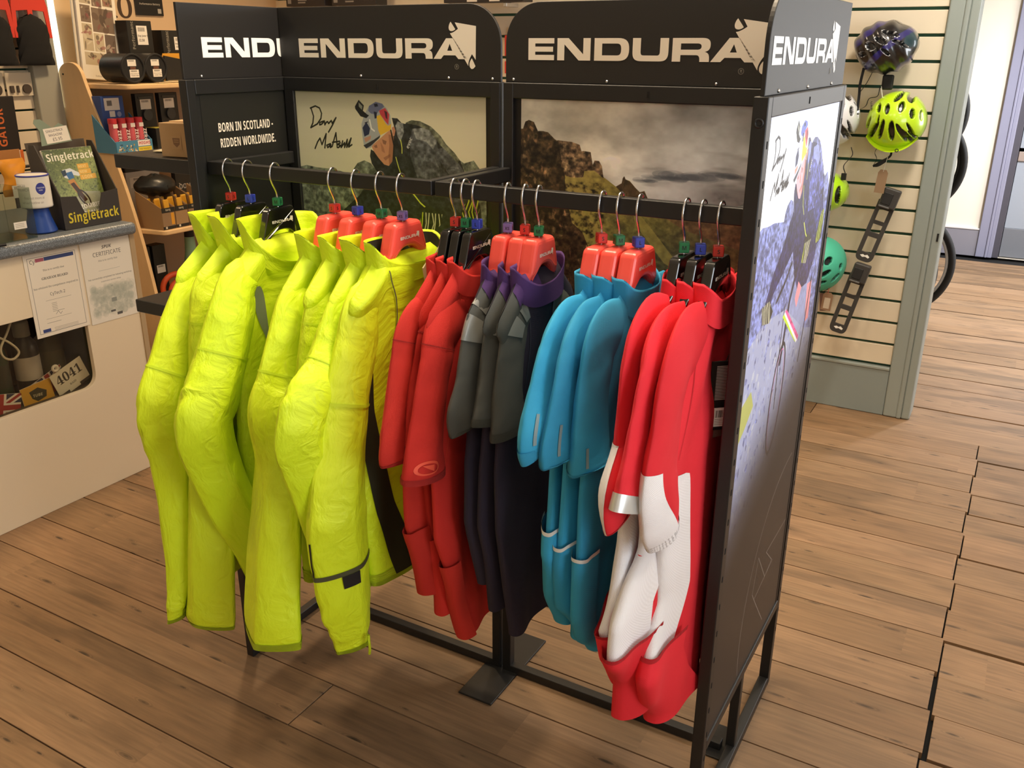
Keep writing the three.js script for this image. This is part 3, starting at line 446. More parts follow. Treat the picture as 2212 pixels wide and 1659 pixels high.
const patch = (fn, a0, a1, t0, t1, off, nu = 14, nv = 20, edge) => surf((u, v) => { const t = lerp(t0, t1, v); const e = edge ? edge(v) : [a0, a1]; return fn(lerp(e[0], e[1], u), t, off); }, nu, nv, false, 1, 2);
function ring(s, o) {                                // collar: base y by side, height h, half sizes a (z) and b (x)
  return (th, t) => { const c0 = Math.cos(th), q0 = Math.sin(th), c = Math.sign(c0) * Math.pow(Math.abs(c0), .72), q = Math.sign(q0) * Math.pow(Math.abs(q0), .72), fr = Math.max(0, q0); const h = o.h * (1 - (o.open ?? .5) * fr * fr), fl = 1 + (o.flare ?? .12) * t;
    const w = .004 * Math.sin(th * 3 + s.seed) * t + (o.wob ?? 0) * Math.sin(th * 2 + s.seed * 3) * t;
    return V(s.x + o.b * q * fl + w, (o.y ?? 1.2) - (o.drop ?? .03) * fr + h * t + (o.near ?? 0) * c * t, ZR + (o.dz ?? 0) + o.a * c * fl); };
}
function collar(s, o, mat, g) {
  const f = ring(s, o), thk = .0022;
  const outer = surf((u, v) => { const w = v * 2; const th = u * Math.PI * 2; if (w <= 1) return f(th, w); const p = f(th, 2 - w); p.x -= Math.cos(th - Math.PI / 2) * thk; p.z -= Math.cos(th) * thk; return p; }, 56, 20, true, 2, 1);
  return mesh('collar', outer, mat, g);
}
function garment(name, label, group, s, mats) {
  const g = thing(name, label, s.category ?? 'jersey', [0, 0, 0], 0, group), tf = torso(s);
  mesh('body', loop(tf, 96, 60), mats.body, g);
  const sl = sleeve(s, s.sleeve), sr = sleeve(s, s.sleeveFar ?? s.sleeve, true);
  mesh('sleeve', loop(sl, 40, 56), mats.sleeve, g); mesh('sleeve', loop(sr, 28, 30), mats.sleeve, g);
  if (s.collar) collar(s, s.collar, mats.collar ?? mats.body, g);
  return { g, tf, sl };
}
const YEL = ['#d6f21c', '#dcf41e', '#d9f020'].map(c => shell(c, .55)), yelDark = shell('#cbe516', .6), yelSeam = std('#c6e018', .6, { side: THREE.DoubleSide }), reflect = std('#8f9488', .35, { metalness: .3 }), piping = std('#5d6147', .5);

// ---- yellow waterproof jackets: x, near edge path of the body, sleeve spine (outer edge), hem
const shoulder = (dy = 0) => [[1.13 + dy, .41, .15, .04], [1.142 + dy, .475, .15, .05]];
const JK = [
  { x: -.580, hang: ['black', 'S'], thick: .022, hem: .36, near: [[1.1, .44], [.8, .5], [.36, .5]], col: 1, elb: .46, sl: [[1.12, .42, .14, .05, 0], [1.1, .467, .135, .065, 0], [1.02, .523, .13, .085, 0], [.95, .561, .13, .095, 0], [.885, .602, .135, .1, 0], [.82, .609, .125, .095, 0], [.73, .597, .12, .084, .0], [.6, .596, .1, .074, .004], [.45, .606, .085, .066, .008], [.375, .618, .07, .06, .01], [.35, .617, .055, .046, .01], [.33, .617, .058, .048, .01]] },
  { x: -.518, hang: ['black', 'L'], thick: .022, hem: .45, near: [[1.1, .44], [.8, .46], [.4, .45]], col: 1, sl: [[1.12, .42, .14, .05], [1.11, .472, .13, .06], [1.05, .494, .12, .07], [.94, .512, .12, .085, .002], [.73, .549, .12, .112, .016], [.5, .584, .11, .14, .024], [.36, .604, .105, .152, .027], [.325, .607, .1, .15, .027]] },
  { x: -.434, hang: ['black', 'M'], thick: .03, hem: .46, near: [[1.1, .44], [.8, .46], [.4, .44]], col: 1, elb: .5, sl: [[1.14, .42, .15, .055], [1.125, .48, .14, .07], [1.05, .519, .14, .095], [.97, .561, .145, .11], [.91, .598, .15, .118], [.855, .626, .14, .115], [.76, .61, .13, .112], [.64, .572, .12, .105, .01], [.5, .524, .11, .1, .03], [.39, .5, .09, .09, .04]] },
  { x: -.267, hang: ['red', 'S'], thick: .026, hem: .45, near: [[1.1, .44], [.8, .46], [.4, .45]], col: 0, sl: [[1.13, .42, .14, .05], [1.11, .474, .13, .065], [1.03, .511, .13, .085], [.95, .548, .125, .095], [.9, .573, .125, .095], [.8, .568, .115, .104, .004], [.7, .59, .115, .122, .01], [.55, .628, .115, .146, .016], [.44, .648, .11, .16, .019], [.39, .65, .105, .158, .019]] },
  { x: -.204, hang: ['red', 'L'], thick: .026, hem: .45, near: [[1.1, .44], [.8, .46], [.4, .45]], col: 0, sl: [[1.13, .42, .14, .05], [1.11, .462, .13, .062], [1.03, .486, .12, .075], [.9, .51, .12, .085], [.7, .5, .1, .08], [.5, .46, .085, .06]] },
  { x: -.140, hang: ['red', 'M'], thick: .024, hem: .46, near: [[1.1, .44], [.8, .46], [.4, .45]], col: 0, elb: .47, sl: [[1.13, .42, .14, .05], [1.11, .471, .13, .062], [1.05, .511, .135, .08], [.995, .555, .14, .092], [.955, .607, .15, .1], [.905, .634, .14, .102], [.85, .624, .13, .1], [.73, .588, .12, .095, .005], [.56, .55, .11, .09, .012], [.46, .54, .09, .07, .014]] },
  { x: -.086, sdx: -.014, hang: ['red', 'XS'], thick: .034, hem: .5, near: [[1.1, .44], [.95, .47], [.7, .475], [.48, .45]], col: 2, elb: .72, sl: [[1.14, .41, .15, .055], [1.125, .465, .14, .075], [1.05, .488, .13, .09], [.97, .521, .125, .095], [.88, .55, .135, .1], [.77, .588, .155, .106], [.7, .607, .17, .11], [.63, .606, .165, .11], [.51, .59, .145, .104], [.44, .57, .12, .092], [.4, .556, .098, .076], [.38, .552, .1, .078]] },
];
const jl = ['leftmost yellow jacket, high open collar, on the black hanger with a red cube', 'yellow jacket with high collar on the black hanger with a blue cube', 'yellow jacket with open collar and grey flash, on the black hanger with green cube', 'yellow jacket on the coral hanger with a red cube, its wide cuff showing', 'yellow jacket, second on the coral hangers, its hanger with a blue cube', 'yellow jacket with a bulging creased elbow, on the coral hanger with a green cube', 'front yellow jacket with dark underarm panel and piped sleeve, coral hanger with lilac cube'];
const hcol = { S: 'red', M: 'green', L: 'blue', XS: 'lilac' };
JK.forEach((j, i) => {
  const s = { ...j, seed: i + 1.3, fz: 26, fold: .007, sfold: .0045, kn: 1, ex: 1.45, wave: .014, nw: j.col === 1 ? .085 : .1, category: 'jacket', sleeve: j.sl, far: ZR - .2, crease: .01, sleeveFar: [[1.13, .41, .14, .045], [1.12, .465, .13, .05], [1.0, .49, .12, .05], [.75, .5, .11, .045], [.5, .47, .09, .04]],
    collar: j.col === 1 ? { a: .098, b: .04, h: .075, open: .7, drop: .045, flare: .2, y: 1.188, near: .008, wob: .008 } : { a: .108, b: .036, h: .058, open: .35, drop: .03, flare: .08, y: 1.193, near: .006, wob: .005 } };
  const { g, tf, sl } = garment('rain_jacket', jl[i], 'yellow rain jackets', s, { body: YEL[i % 3], sleeve: YEL[(i + 1) % 3], collar: YEL[i % 3] });
  mesh('hem', loop(tf, 96, 4, .955, 1.0, .0018), yelDark, g);
  mesh('cuff', loop(sl, 40, 4, .95, 1.0, i === 0 ? .001 : .0018), yelDark, g);
  mesh('seam', patch(sl, -1.5, 3.1, .3, .306, .002, 40, 2), yelSeam, g);
  if (i < 6) mesh('reflective_flash', patch(tf, 0, 0, .1, .32, .0022, 8, 20, v => { const w = .26 * Math.sin(Math.PI * Math.pow(v, .6)) * (1 - .55 * v); return [.88 + .16 * v - w / 2, .88 + .16 * v + w / 2]; }), reflect, g);
  if (i === 6) {
    { const f = ring(s, { ...s.collar, a: s.collar.a - .005, b: s.collar.b - .005 }); mesh('lining', surf((u, v) => f(u * 6.2832, v * .93), 48, 6, true), std('#17180f', .8, { side: THREE.DoubleSide }), g).userData.label = 'black collar lining'; }
    mesh('underarm_panel', patch(tf, 0, 0, .26, 1.0, .002, 12, 30, v => [.15 + .8 * v, .6 + .75 * v]), std('#23260d', .8, { side: THREE.DoubleSide }), g).userData.label = 'dark mesh panel under the arm';
    mesh('piping', patch(tf, 0, 0, .03, .42, .003, 2, 40, v => [1.12 - .12 * v, 1.138 - .12 * v]), piping, g);
    mesh('sleeve_piping', patch(sl, -.6, 2.9, .66, .668, .0022, 30, 2), std('#4a4d33', .5), g);
    mesh('sleeve_tab', patch(sl, .9, 1.5, .668, .69, .003, 8, 4), M.matBlack, g);
    mesh('vent', patch(sl, -.1, .1, .58, .66, .0025, 4, 8), M.matBlack, g);
    mesh('hem_edge', loop(tf, 96, 2, .985, 1.0, .003), yelDark, g);
    mesh('zip_toggle', tube([[.0, .05, .0], [.004, .02, .003], [0, 0, 0]], .003), yelDark, g, [s.x + .045, .372, .515]);
  }
  hang(j.hang[0], j.hang[1], j.x, (j.hang[0] === 'red' ? 'coral red' : 'glossy black') + ' hanger with ' + hcol[j.hang[1]] + ' cube, carrying a yellow jacket', 'hangers of the yellow jackets', [.25, .3, .35, .12, .12, .2, .3][i] - .2, .9);
});
// hanging cord loop and swing ticket between the yellow and the red garments
{
  const t = thing('swing_ticket', 'pale yellow folded swing ticket hanging beside the front yellow jacket collar', 'ticket', [0, 0, 0]);
  mesh('card', rbox(.003, .1, .05, .001), std('#c9c392', .6), t, [-.012, 1.16, .285], [.25, .3, 0]); mesh('cord', tube([[-.012, 1.205, .28], [-.004, 1.235, .262], [.004, 1.255, .25], [.0, 1.24, .243], [-.01, 1.205, .276]], .0012), std('#d8d4b0'), t);
}

// ---- red elbow-length jerseys on black hangers
const mkRed = ['#c32a1e', '#b92519', '#c8281f'].map(c => fabric(c)), redDark = fabric('#a01c16');
const RJ = [
  { x: .049, sz: 'S', near: [[1.1, .44], [.85, .475], [.7, .47], [.45, .42]], sl: [[1.13, .41, .13, .03], [1.11, .478, .12, .035], [1.05, .504, .11, .036], [.96, .532, .11, .036], [.9, .547, .115, .036], [.865, .543, .112, .036]], hem: .47, tilt: .03 },
  { x: .074, sz: 'M', near: [[1.1, .43], [.85, .45], [.5, .4]], sl: [[1.13, .4, .12, .03], [1.1, .45, .11, .03], [1.04, .472, .11, .03], [.96, .5, .11, .03], [.88, .5, .11, .03]], hem: .45, tilt: .0 },
  { x: .1, sz: 'L', near: [[1.1, .44], [.85, .46], [.7, .455], [.5, .4], [.37, .35]], sl: [[1.13, .41, .13, .035], [1.105, .468, .12, .04], [1.05, .491, .11, .042], [.96, .513, .108, .042], [.87, .535, .11, .042], [.825, .54, .105, .042]], hem: .385, tilt: -.012 },
];
RJ.forEach((j, i) => {
  const s = { ...j, seed: i + 11.1, thick: .012, fz: 30, fold: .009, sfold: .0036, kn: .6, crease: .01, flare: 1.1, sleeve: j.sl, far: ZR - .16, nw: .09, collar: { a: .096, b: .026, h: .052, open: .22, drop: .026, flare: .0, y: 1.185 } };
  const { g, tf, sl } = garment('cycling_jersey', ['red elbow-length jersey nearest the yellow jackets, hanger with red cube', 'middle red jersey, wedged between the two others, hanger with green cube', 'front red jersey with an embroidered round emblem on its cuff, hanger with blue cube'][i], 'red elbow-length jerseys', s, { body: mkRed[i], sleeve: mkRed[i], collar: mkRed[2] });
  mesh('cuff', loop(sl, 40, 4, .93, 1.0, .0012), redDark, g);
  mesh('shoulder_seam', patch(sl, -1.5, 2.6, .3, .306, .0012, 24, 2), redDark, g);
  mesh('panel_seam', patch(tf, 0, 0, .02, .42, .0016, 2, 40, v => [1.18 - .55 * v * v, 1.195 - .55 * v * v]), std('#d8452f', .7), g);
  mesh('pocket', patch(tf, -1.7, .75, .72, 1.0, .010, 30, 14), mkRed[(i + 1) % 3], g);
  if (i === 2) { mesh('emblem', surf((u, v) => sl(.5 + .62 * (1 + (.72 + .28 * v) * Math.cos(u * 6.2832)) , .845 + .05 * (.72 + .28 * v) * Math.sin(u * 6.2832), .0016), 32, 2), std('#e8553c', .6), g); mesh('emblem', patch(sl, .9, 1.3, .82, .87, .0016, 4, 6, v => [.85 + .5 * v, 1.35]), std('#e8553c', .6), g); }
  hang('black', j.sz, j.x - .003, 'glossy black hanger with ' + hcol[j.sz] + ' cube, carrying a red elbow-length jersey', 'hangers of the red jerseys', .1, .9);
});

// ---- grey and purple jerseys on coral hangers
const greyF = fabric('#50524f'), navyF = fabric('#241f33'), purpF = fabric('#4a2c66'), greyRef = std('#8b8c88', .35, { metalness: .2 });
[{ x: .168, sz: 'XS', sl: [[1.15, .38, .12, .03], [1.13, .425, .11, .034], [1.07, .452, .105, .036], [1.02, .466, .11, .036], [.965, .484, .115, .036], [.945, .478, .11, .036]] },
 { x: .206, sz: 'S', sl: [[1.15, .38, .12, .03], [1.12, .415, .11, .034], [1.06, .434, .105, .036], [1.0, .45, .11, .036], [.94, .462, .112, .036]] },
 { x: .236, sz: 'M', sl: [[1.15, .38, .12, .03], [1.125, .412, .11, .034], [1.06, .43, .105, .036], [.99, .44, .11, .036], [.92, .44, .112, .036]] }].forEach((j, i) => {
  const s = { ...j, seed: i + 21.7, thick: .014, fz: 28, fold: .007, sfold: .003, kn: .5, crease: .008, hem: [.55, .49, .44][i], near: [[1.1, .41], [.9, .44], [.75, .44], [.45, .38]], far: ZR - .17, flare: .9, sleeve: j.sl, nw: .08, collar: { a: .09, b: .026, h: .056, open: .22, drop: .028, flare: .0, y: 1.183 } };
  const { g, tf, sl } = garment('cycling_jersey', ['grey and purple jersey with striped sleeve, hanger with lilac cube', 'grey and purple jersey in the middle of its three, hanger with red cube', 'front grey and purple jersey showing its dark zipped chest, hanger with green cube'][i], 'grey and purple jerseys', s, { body: navyF, sleeve: greyF, collar: purpF });
  mesh('shoulder_panel', patch(tf, -.75, .95, .0, .3, .0015, 20, 14, v => [-.75, 1.15 - .7 * v]), greyF, g);
  for (const [a, b] of [[.12, .2], [.23, .33]]) mesh('reflective_band', patch(sl, -.75, 1.5, a, b, .0018, 20, 5), greyRef, g);
  mesh('cuff', loop(sl, 40, 3, .93, 1, .0012), fabric('#454743'), g);
  mesh('neck_yoke', patch(tf, .95, 1.5, .0, .05, .0022, 10, 5), purpF, g);
  if (i === 2) { mesh('zip', patch(tf, 1.66, 1.7, .06, .55, .002, 2, 24), std('#6f7078', .4), g); mesh('chest_seam', patch(tf, 0, 0, .02, .4, .002, 2, 30, v => [1.2 - .3 * v, 1.215 - .3 * v]), std('#3c3c4a', .6), g); mesh('zip_pull', tube([[0, 0, 0], [.004, -.02, .004], [.002, -.045, .006]], .0014), std('#8b8b8f', .4), g, [s.x + .03, 1.05, .24]); }
  hang('red', j.sz, j.x, 'coral red hanger with ' + hcol[j.sz] + ' cube, carrying a grey and purple jersey', 'hangers of the grey and purple jerseys', .12, .74);
});

// ---- blue jerseys on coral hangers
const blueF = ['#2d9ac8', '#2f9fcd', '#2a95c3'].map(c => fabric(c, .8)), blueD = fabric('#237ea6'), stripMat = std('#d9dcd8', .4);
[{ x: .367, sz: 'S', sl: [[1.16, .4, .14, .034], [1.145, .488, .14, .036], [1.11, .524, .125, .038], [1.06, .547, .12, .038], [1.0, .568, .12, .038], [.985, .566, .118, .038]], near: [[1.1, .46], [.92, .455], [.74, .485], [.6, .45], [.5, .39]] },
 { x: .402, sz: 'M', sl: [[1.16, .4, .14, .034], [1.145, .484, .14, .036], [1.11, .515, .125, .038], [1.05, .53, .12, .038], [.98, .545, .12, .038], [.955, .542, .118, .038]], near: [[1.1, .46], [.92, .47], [.74, .48], [.6, .46], [.5, .4]] },
 { x: .44, sz: 'L', sl: [[1.16, .4, .14, .034], [1.145, .478, .14, .038], [1.09, .496, .12, .042], [1.01, .511, .115, .042], [.95, .514, .115, .042], [.935, .512, .113, .042]], near: [[1.1, .45], [.92, .475], [.74, .483], [.6, .48], [.52, .44], [.46, .38]] }].forEach((j, i) => {
  const s = { ...j, seed: i + 31.2, thick: .014, fz: 27, fold: .008, sfold: .0036, kn: .6, crease: .01, hem: [.5, .47, .45][i], tilt: .03, far: ZR - .18, flare: .9, sleeve: j.sl, nw: .06, collar: { a: .074, b: .029, h: .058, open: .12, drop: .02, flare: .0, y: 1.183 } };
  const { g, tf, sl } = garment('cycling_jersey', ['blue jersey on the hanger with a red cube, nearest the grey jerseys', 'blue jersey in the middle of the three, hanger with green cube', 'front blue jersey with a small round chest badge, hanger with blue cube'][i], 'blue jerseys', s, { body: blueF[i], sleeve: blueF[(i + 1) % 3], collar: blueF[i] });
  mesh('cuff', loop(sl, 40, 3, .925, 1, .0012), blueF[i], g); mesh('cuff_seam', loop(sl, 40, 1, .915, .925, .0014), blueD, g);
  mesh('collar_seam', surf((u, v) => { const p = ring(s, s.collar)(u * Math.PI * 2, -.06 + v * .08); p.x += .0022 * Math.sin(u * 6.283); p.z += .0022 * Math.cos(u * 6.283); return p; }, 48, 1), blueD, g);
  mesh('reflective_tab', patch(sl, .68, .8, .7, .86, .002, 4, 8), std('#7d969c', .5), g);
  mesh('pocket', patch(tf, -1.9, .8, .6, 1.0, .009, 32, 16, v => [-1.9, .8]), blueF[(i + 1) % 3], g);
  mesh('pocket_piping', patch(tf, -.9, .8, .592, .603, .0105, 24, 2), stripMat, g).userData.label = 'white pocket piping';
  if (i === 2) mesh('badge', surf((u, v) => tf(1.36 + .1 * (.8 + .2 * v) * Math.cos(u * 6.2832), .16 + .026 * (.8 + .2 * v) * Math.sin(u * 6.2832), .002), 28, 1), std('#c9e4ea', .5), g);
  hang('red', j.sz, j.x, 'coral red hanger with ' + hcol[j.sz] + ' cube, carrying a blue jersey', 'hangers of the blue jerseys', .35, .9);
});

// ---- red and white jerseys on black hangers
const rwF = ['#d81e2c', '#e02231', '#e22433'].map(c => fabric(c, .8)), whiteF = fabric('#f0edf0', .8, .002), rwD = fabric('#b3141f'), silver = std('#c9cac8', .3, { metalness: .4 });
[{ x: .526, sz: 'M', sl: [[1.17, .4, .14, .03], [1.175, .497, .14, .032], [1.13, .527, .125, .034], [1.05, .536, .115, .034], [.99, .543, .115, .034], [.93, .58, .11, .034], [.89, .56, .1, .032]], near: [[1.1, .46], [.83, .497], [.69, .56], [.62, .545], [.5, .48]] },
 { x: .556, sz: 'L', sl: [[1.17, .4, .14, .03], [1.16, .512, .14, .032], [1.115, .538, .125, .034], [1.04, .556, .12, .034], [.96, .576, .12, .034], [.905, .596, .115, .034]], near: [[1.1, .46], [.83, .48], [.72, .58], [.64, .59], [.55, .51]] },
 { x: .588, sz: 'S', sl: [[1.17, .4, .15, .034], [1.155, .492, .15, .036], [1.1, .528, .13, .038], [1.03, .546, .12, .038], [.955, .563, .12, .036], [.89, .54, .11, .034], [.835, .508, .09, .03]], near: [[1.1, .455], [.97, .47], [.7, .445], [.57, .52], [.5, .49], [.42, .42]] }].forEach((j, i) => {
  const s = { ...j, seed: i + 41.9, thick: .0125, fz: 25, fold: .008, sfold: .0036, kn: .6, crease: .012, hem: [.5, .46, .4][i], far: ZR - .17, flare: 1.2, sleeve: j.sl, neck: 1.215, nw: .05, collar: { a: .07, b: .028, h: .06, open: .15, drop: .025, flare: -.04, y: 1.19 } };
  const { g, tf, sl } = garment('cycling_jersey', ['red and white jersey nearest the blue ones, hanger with green cube', 'red and white jersey with a silver cuff, hanger with blue cube', 'frontmost red and white jersey beside the end panel, with a broad white side'][i], 'red and white jerseys', s, { body: rwF[i], sleeve: rwF[(i + 1) % 3], collar: rwF[i] });
  mesh('side_panel', patch(tf, -.6, .7, .26, .76, .0022, 20, 40, v => [-.55, .3 + .78 * sstep(0, .16, v) + .05 * v]), whiteF, g).userData.label = 'white ribbed side panel';
  if (i !== 1) mesh('under_sleeve', patch(sl, 0, 0, .62, 1.0, .0016, 18, 18, v => i ? [-1.1 + .0 * v, 1.9 - .9 * (1 - v)] : [-2.6, .2]), whiteF, g);
  mesh('cuff', loop(sl, 40, 3, i === 1 ? .9 : .95, 1.0, .0016), i === 1 ? silver : i ? whiteF : rwF[0], g);
  mesh('pocket', patch(tf, -1.9, 1.5, .74, 1.0, .012, 40, 16, v => [-1.9, 1.25 + .2 * v]), rwF[(i + 2) % 3], g);
  mesh('pocket_lip', patch(tf, -1.9, 1.25, .735, .745, .0132, 30, 2), rwD, g);
  mesh('seam', patch(tf, 0, 0, .02, .26, .0016, 2, 20, v => [1.15 - .5 * v, 1.163 - .5 * v]), rwD, g);
  hang('black', j.sz, j.x, 'glossy black hanger with ' + hcol[j.sz] + ' cube, carrying a red and white jersey', 'hangers of the red and white jerseys', .2);
});
{ // swing tags of the front red jersey
  const t = thing('swing_tag', 'black swing tag with white small print on the frontmost red and white jersey', 'tag', [.617, 1.03, .27], -.85);
  const back = print(128, 320, (g, W, H) => { g.fillStyle = '#191516'; g.fillRect(0, 0, W, H); for (let y = 20; y < 180; y += 7) { g.fillStyle = '#d9d6d6'; g.fillRect(26, y, rr(60, 90), 3); } g.fillStyle = '#f4f3f3'; g.fillRect(24, 215, 84, 90); g.fillStyle = '#222'; for (let x = 40; x < 90; x += 5) g.fillRect(x, 228, rr(1, 3.5), 34); for (let y = 270; y < 300; y += 8) { g.fillStyle = '#8a8a8a'; g.fillRect(36, y, 56, 2); } }, .5);
  mesh('card', rbox(.0025, .135, .05, .001), M.matBlack, t, [0, 0, 0]); mesh('card_print', quad(.049, .133), back, t, [.0014, 0, 0], [0, Math.PI / 2, 0]);
  mesh('card', rbox(.0025, .15, .052, .001), std('#6b4a44', .6), t, [-.006, -.012, .022], [.1, .12, 0]); mesh('cord', tube([[0, .06, 0], [-.012, .12, -.03], [-.02, .15, -.06]], .0009), M.matBlack, t);
}

// ------------------------------------------------------------------ shop counter on the left
const CX = -1.9;
const counter = thing('shop_counter', 'cream shop counter with speckled grey worktop and a glazed opening in its front', 'counter', [0, 0, 0]);
{
  const s = poly([[-3.29, 0], [.44, 0], [.44, .957], [-3.29, .957]]), h = new THREE.Path(), a = -1.1, b = .197, y0 = .415, y1 = .735, r = .06;   // shape x = -z
  h.moveTo(a, y0); h.lineTo(b - r, y0); h.quadraticCurveTo(b, y0, b, y0 + r); h.lineTo(b, y1 - r); h.quadraticCurveTo(b, y1, b - r, y1); h.lineTo(a, y1); h.closePath(); s.holes.push(h);
  mesh('front_panel', extr(s, .02, .0015, 12), std('#ead9bd', .45, { bumpMap: plaster, bumpScale: .0006 }), counter, [CX - .01, 0, 0], [0, Math.PI / 2, 0]);
  mesh('side_panel', box(.6, .957, .02), std('#cdb592', .6), counter, [CX - .325, .4785, -.43]); mesh('edge_strip', rbox(.008, .957, .022, .002), std('#b59c78', .5), counter, [CX + .002, .4785, -.436]);
  const top = new RoundedBoxGeometry(.68, .045, 3.74, 3, .016); { const p = top.attributes.position, uv = top.attributes.uv; for (let i = 0; i < p.count; i++) uv.setXY(i, p.getX(i) * 4 + p.getY(i) * 4, p.getZ(i) * 4); }
  mesh('worktop', top, std('#ffffff', .35, { map: speck }), counter, [CX - .305, .979, 1.425]);
  const inM = std('#5c5348', .8);
  mesh('recess_back', box(.012, .36, 1.35), inM, counter, [CX - .3, .575, .42]); mesh('recess_floor', box(.3, .014, 1.35), inM, counter, [CX - .16, .4, .42]); mesh('recess_top', box(.3, .012, 1.35), inM, counter, [CX - .16, .745, .42]); mesh('recess_side', box(.3, .36, .012), std('#2e3c30', .7), counter, [CX - .16, .575, -.215]);
  mesh('pane', box(.002, .33, 1.3), new THREE.MeshPhysicalMaterial({ color: 0xf2eee4, transmission: 1, thickness: 0, roughness: .06, ior: 1.3 }), counter, [CX - .018, .575, .44]);
}
// certificates taped to its front
const certA = print(420, 594, (g, W, H) => { g.fillStyle = '#efe6d8'; g.fillRect(0, 0, W, H); g.strokeStyle = '#777'; g.lineWidth = 3; g.strokeRect(26, 26, W - 52, H - 52); g.fillStyle = '#2d3f78'; g.fillRect(150, 34, 230, 26); g.fillStyle = '#a8556a'; g.fillRect(84, 36, 64, 24);
  text(g, 'Cy', 40, 66, '38px sans-serif', '#333'); text(g, 'This is to certify that', W / 2, 130, '17px serif', '#333', 0, 'center'); text(g, 'GRAHAM BEARD', W / 2, 190, 'bold 24px serif', '#444', 0, 'center'); text(g, 'has attained the competence required in', W / 2, 250, '18px serif', '#444', 0, 'center'); text(g, 'CyTech 2', W / 2, 310, '30px sans-serif', '#444', 0, 'center');
  g.fillStyle = '#9a938a'; g.fillRect(110, 340, 200, 2); for (let i = 0; i < 6; i++) g.fillRect(150, 365 + i * 12, i === 5 ? 90 : 40, 3); g.fillRect(90, 470, 200, 2); g.fillRect(90, 500, 110, 3); g.fillStyle = '#2e3f80'; g.fillRect(50, 540, 60, 24); g.fillStyle = '#b5aea4'; for (let i = 0; i < 3; i++) g.fillRect(140, 542 + i * 9, 190, 3); strokePoly(g, '#333', 2, [170, 450, 190, 430, 205, 455, 220, 440]); }, .5);
single('certificate', 'framed-print certificate with a blue bar, taped over the counter opening', 'certificate', rbox(.001, .297, .21, .0004), [certA, std('#efe6d8'), std('#efe6d8'), std('#efe6d8'), std('#efe6d8'), std('#efe6d8')][1], [CX + .0012, .802, -.102]).children.length;
const lab = (parent, w, h, mat, p, r, name = 'label') => mesh(name, quad(w, h), mat, parent, p, r);
lab(scene.children[scene.children.length - 1], .209, .296, certA, [.0012, 0, 0], [0, Math.PI / 2, 0], 'print');
const certB = print(420, 594, (g, W, H) => { g.fillStyle = '#ebe5da'; g.fillRect(0, 0, W, H); for (let i = 0; i < 300; i++) { g.fillStyle = 'rgba(150,160,155,.12)'; g.beginPath(); g.arc(rr(40, 380), rr(330, 540), rr(8, 34), 0, 7); g.fill(); } text(g, 'SPUK', W / 2, 60, 'italic bold 32px sans-serif', '#444', 0, 'center'); text(g, 'CERTIFICATE', W / 2, 110, '42px sans-serif', '#555', 0, 'center'); text(g, 'this is to certify that', W / 2, 150, '18px sans-serif', '#777', 0, 'center'); g.fillStyle = '#aaa'; g.fillRect(120, 215, 180, 2); text(g, 'has successfully completed the following workshop', W / 2, 272, '16px sans-serif', '#555', 0, 'center'); text(g, 'suspension service setup', W / 2, 300, '15px sans-serif', '#888', 0, 'center'); text(g, 'on', W / 2, 345, '14px sans-serif', '#777', 0, 'center'); g.fillStyle = '#8d938e'; g.fillRect(190, 430, 44, 30); g.fillStyle = '#555'; g.fillRect(170, 520, 40, 14); g.fillRect(220, 545, 46, 20); }, .5);
const c2 = single('certificate', 'pale grey certificate with a large heading, near the right end of the counter front', 'certificate', rbox(.001, .305, .215, .0004), std('#ebe5da'), [CX + .0012, .80, -.322]); lab(c2, .214, .304, certB, [.0012, 0, 0], [0, Math.PI / 2, 0], 'print');
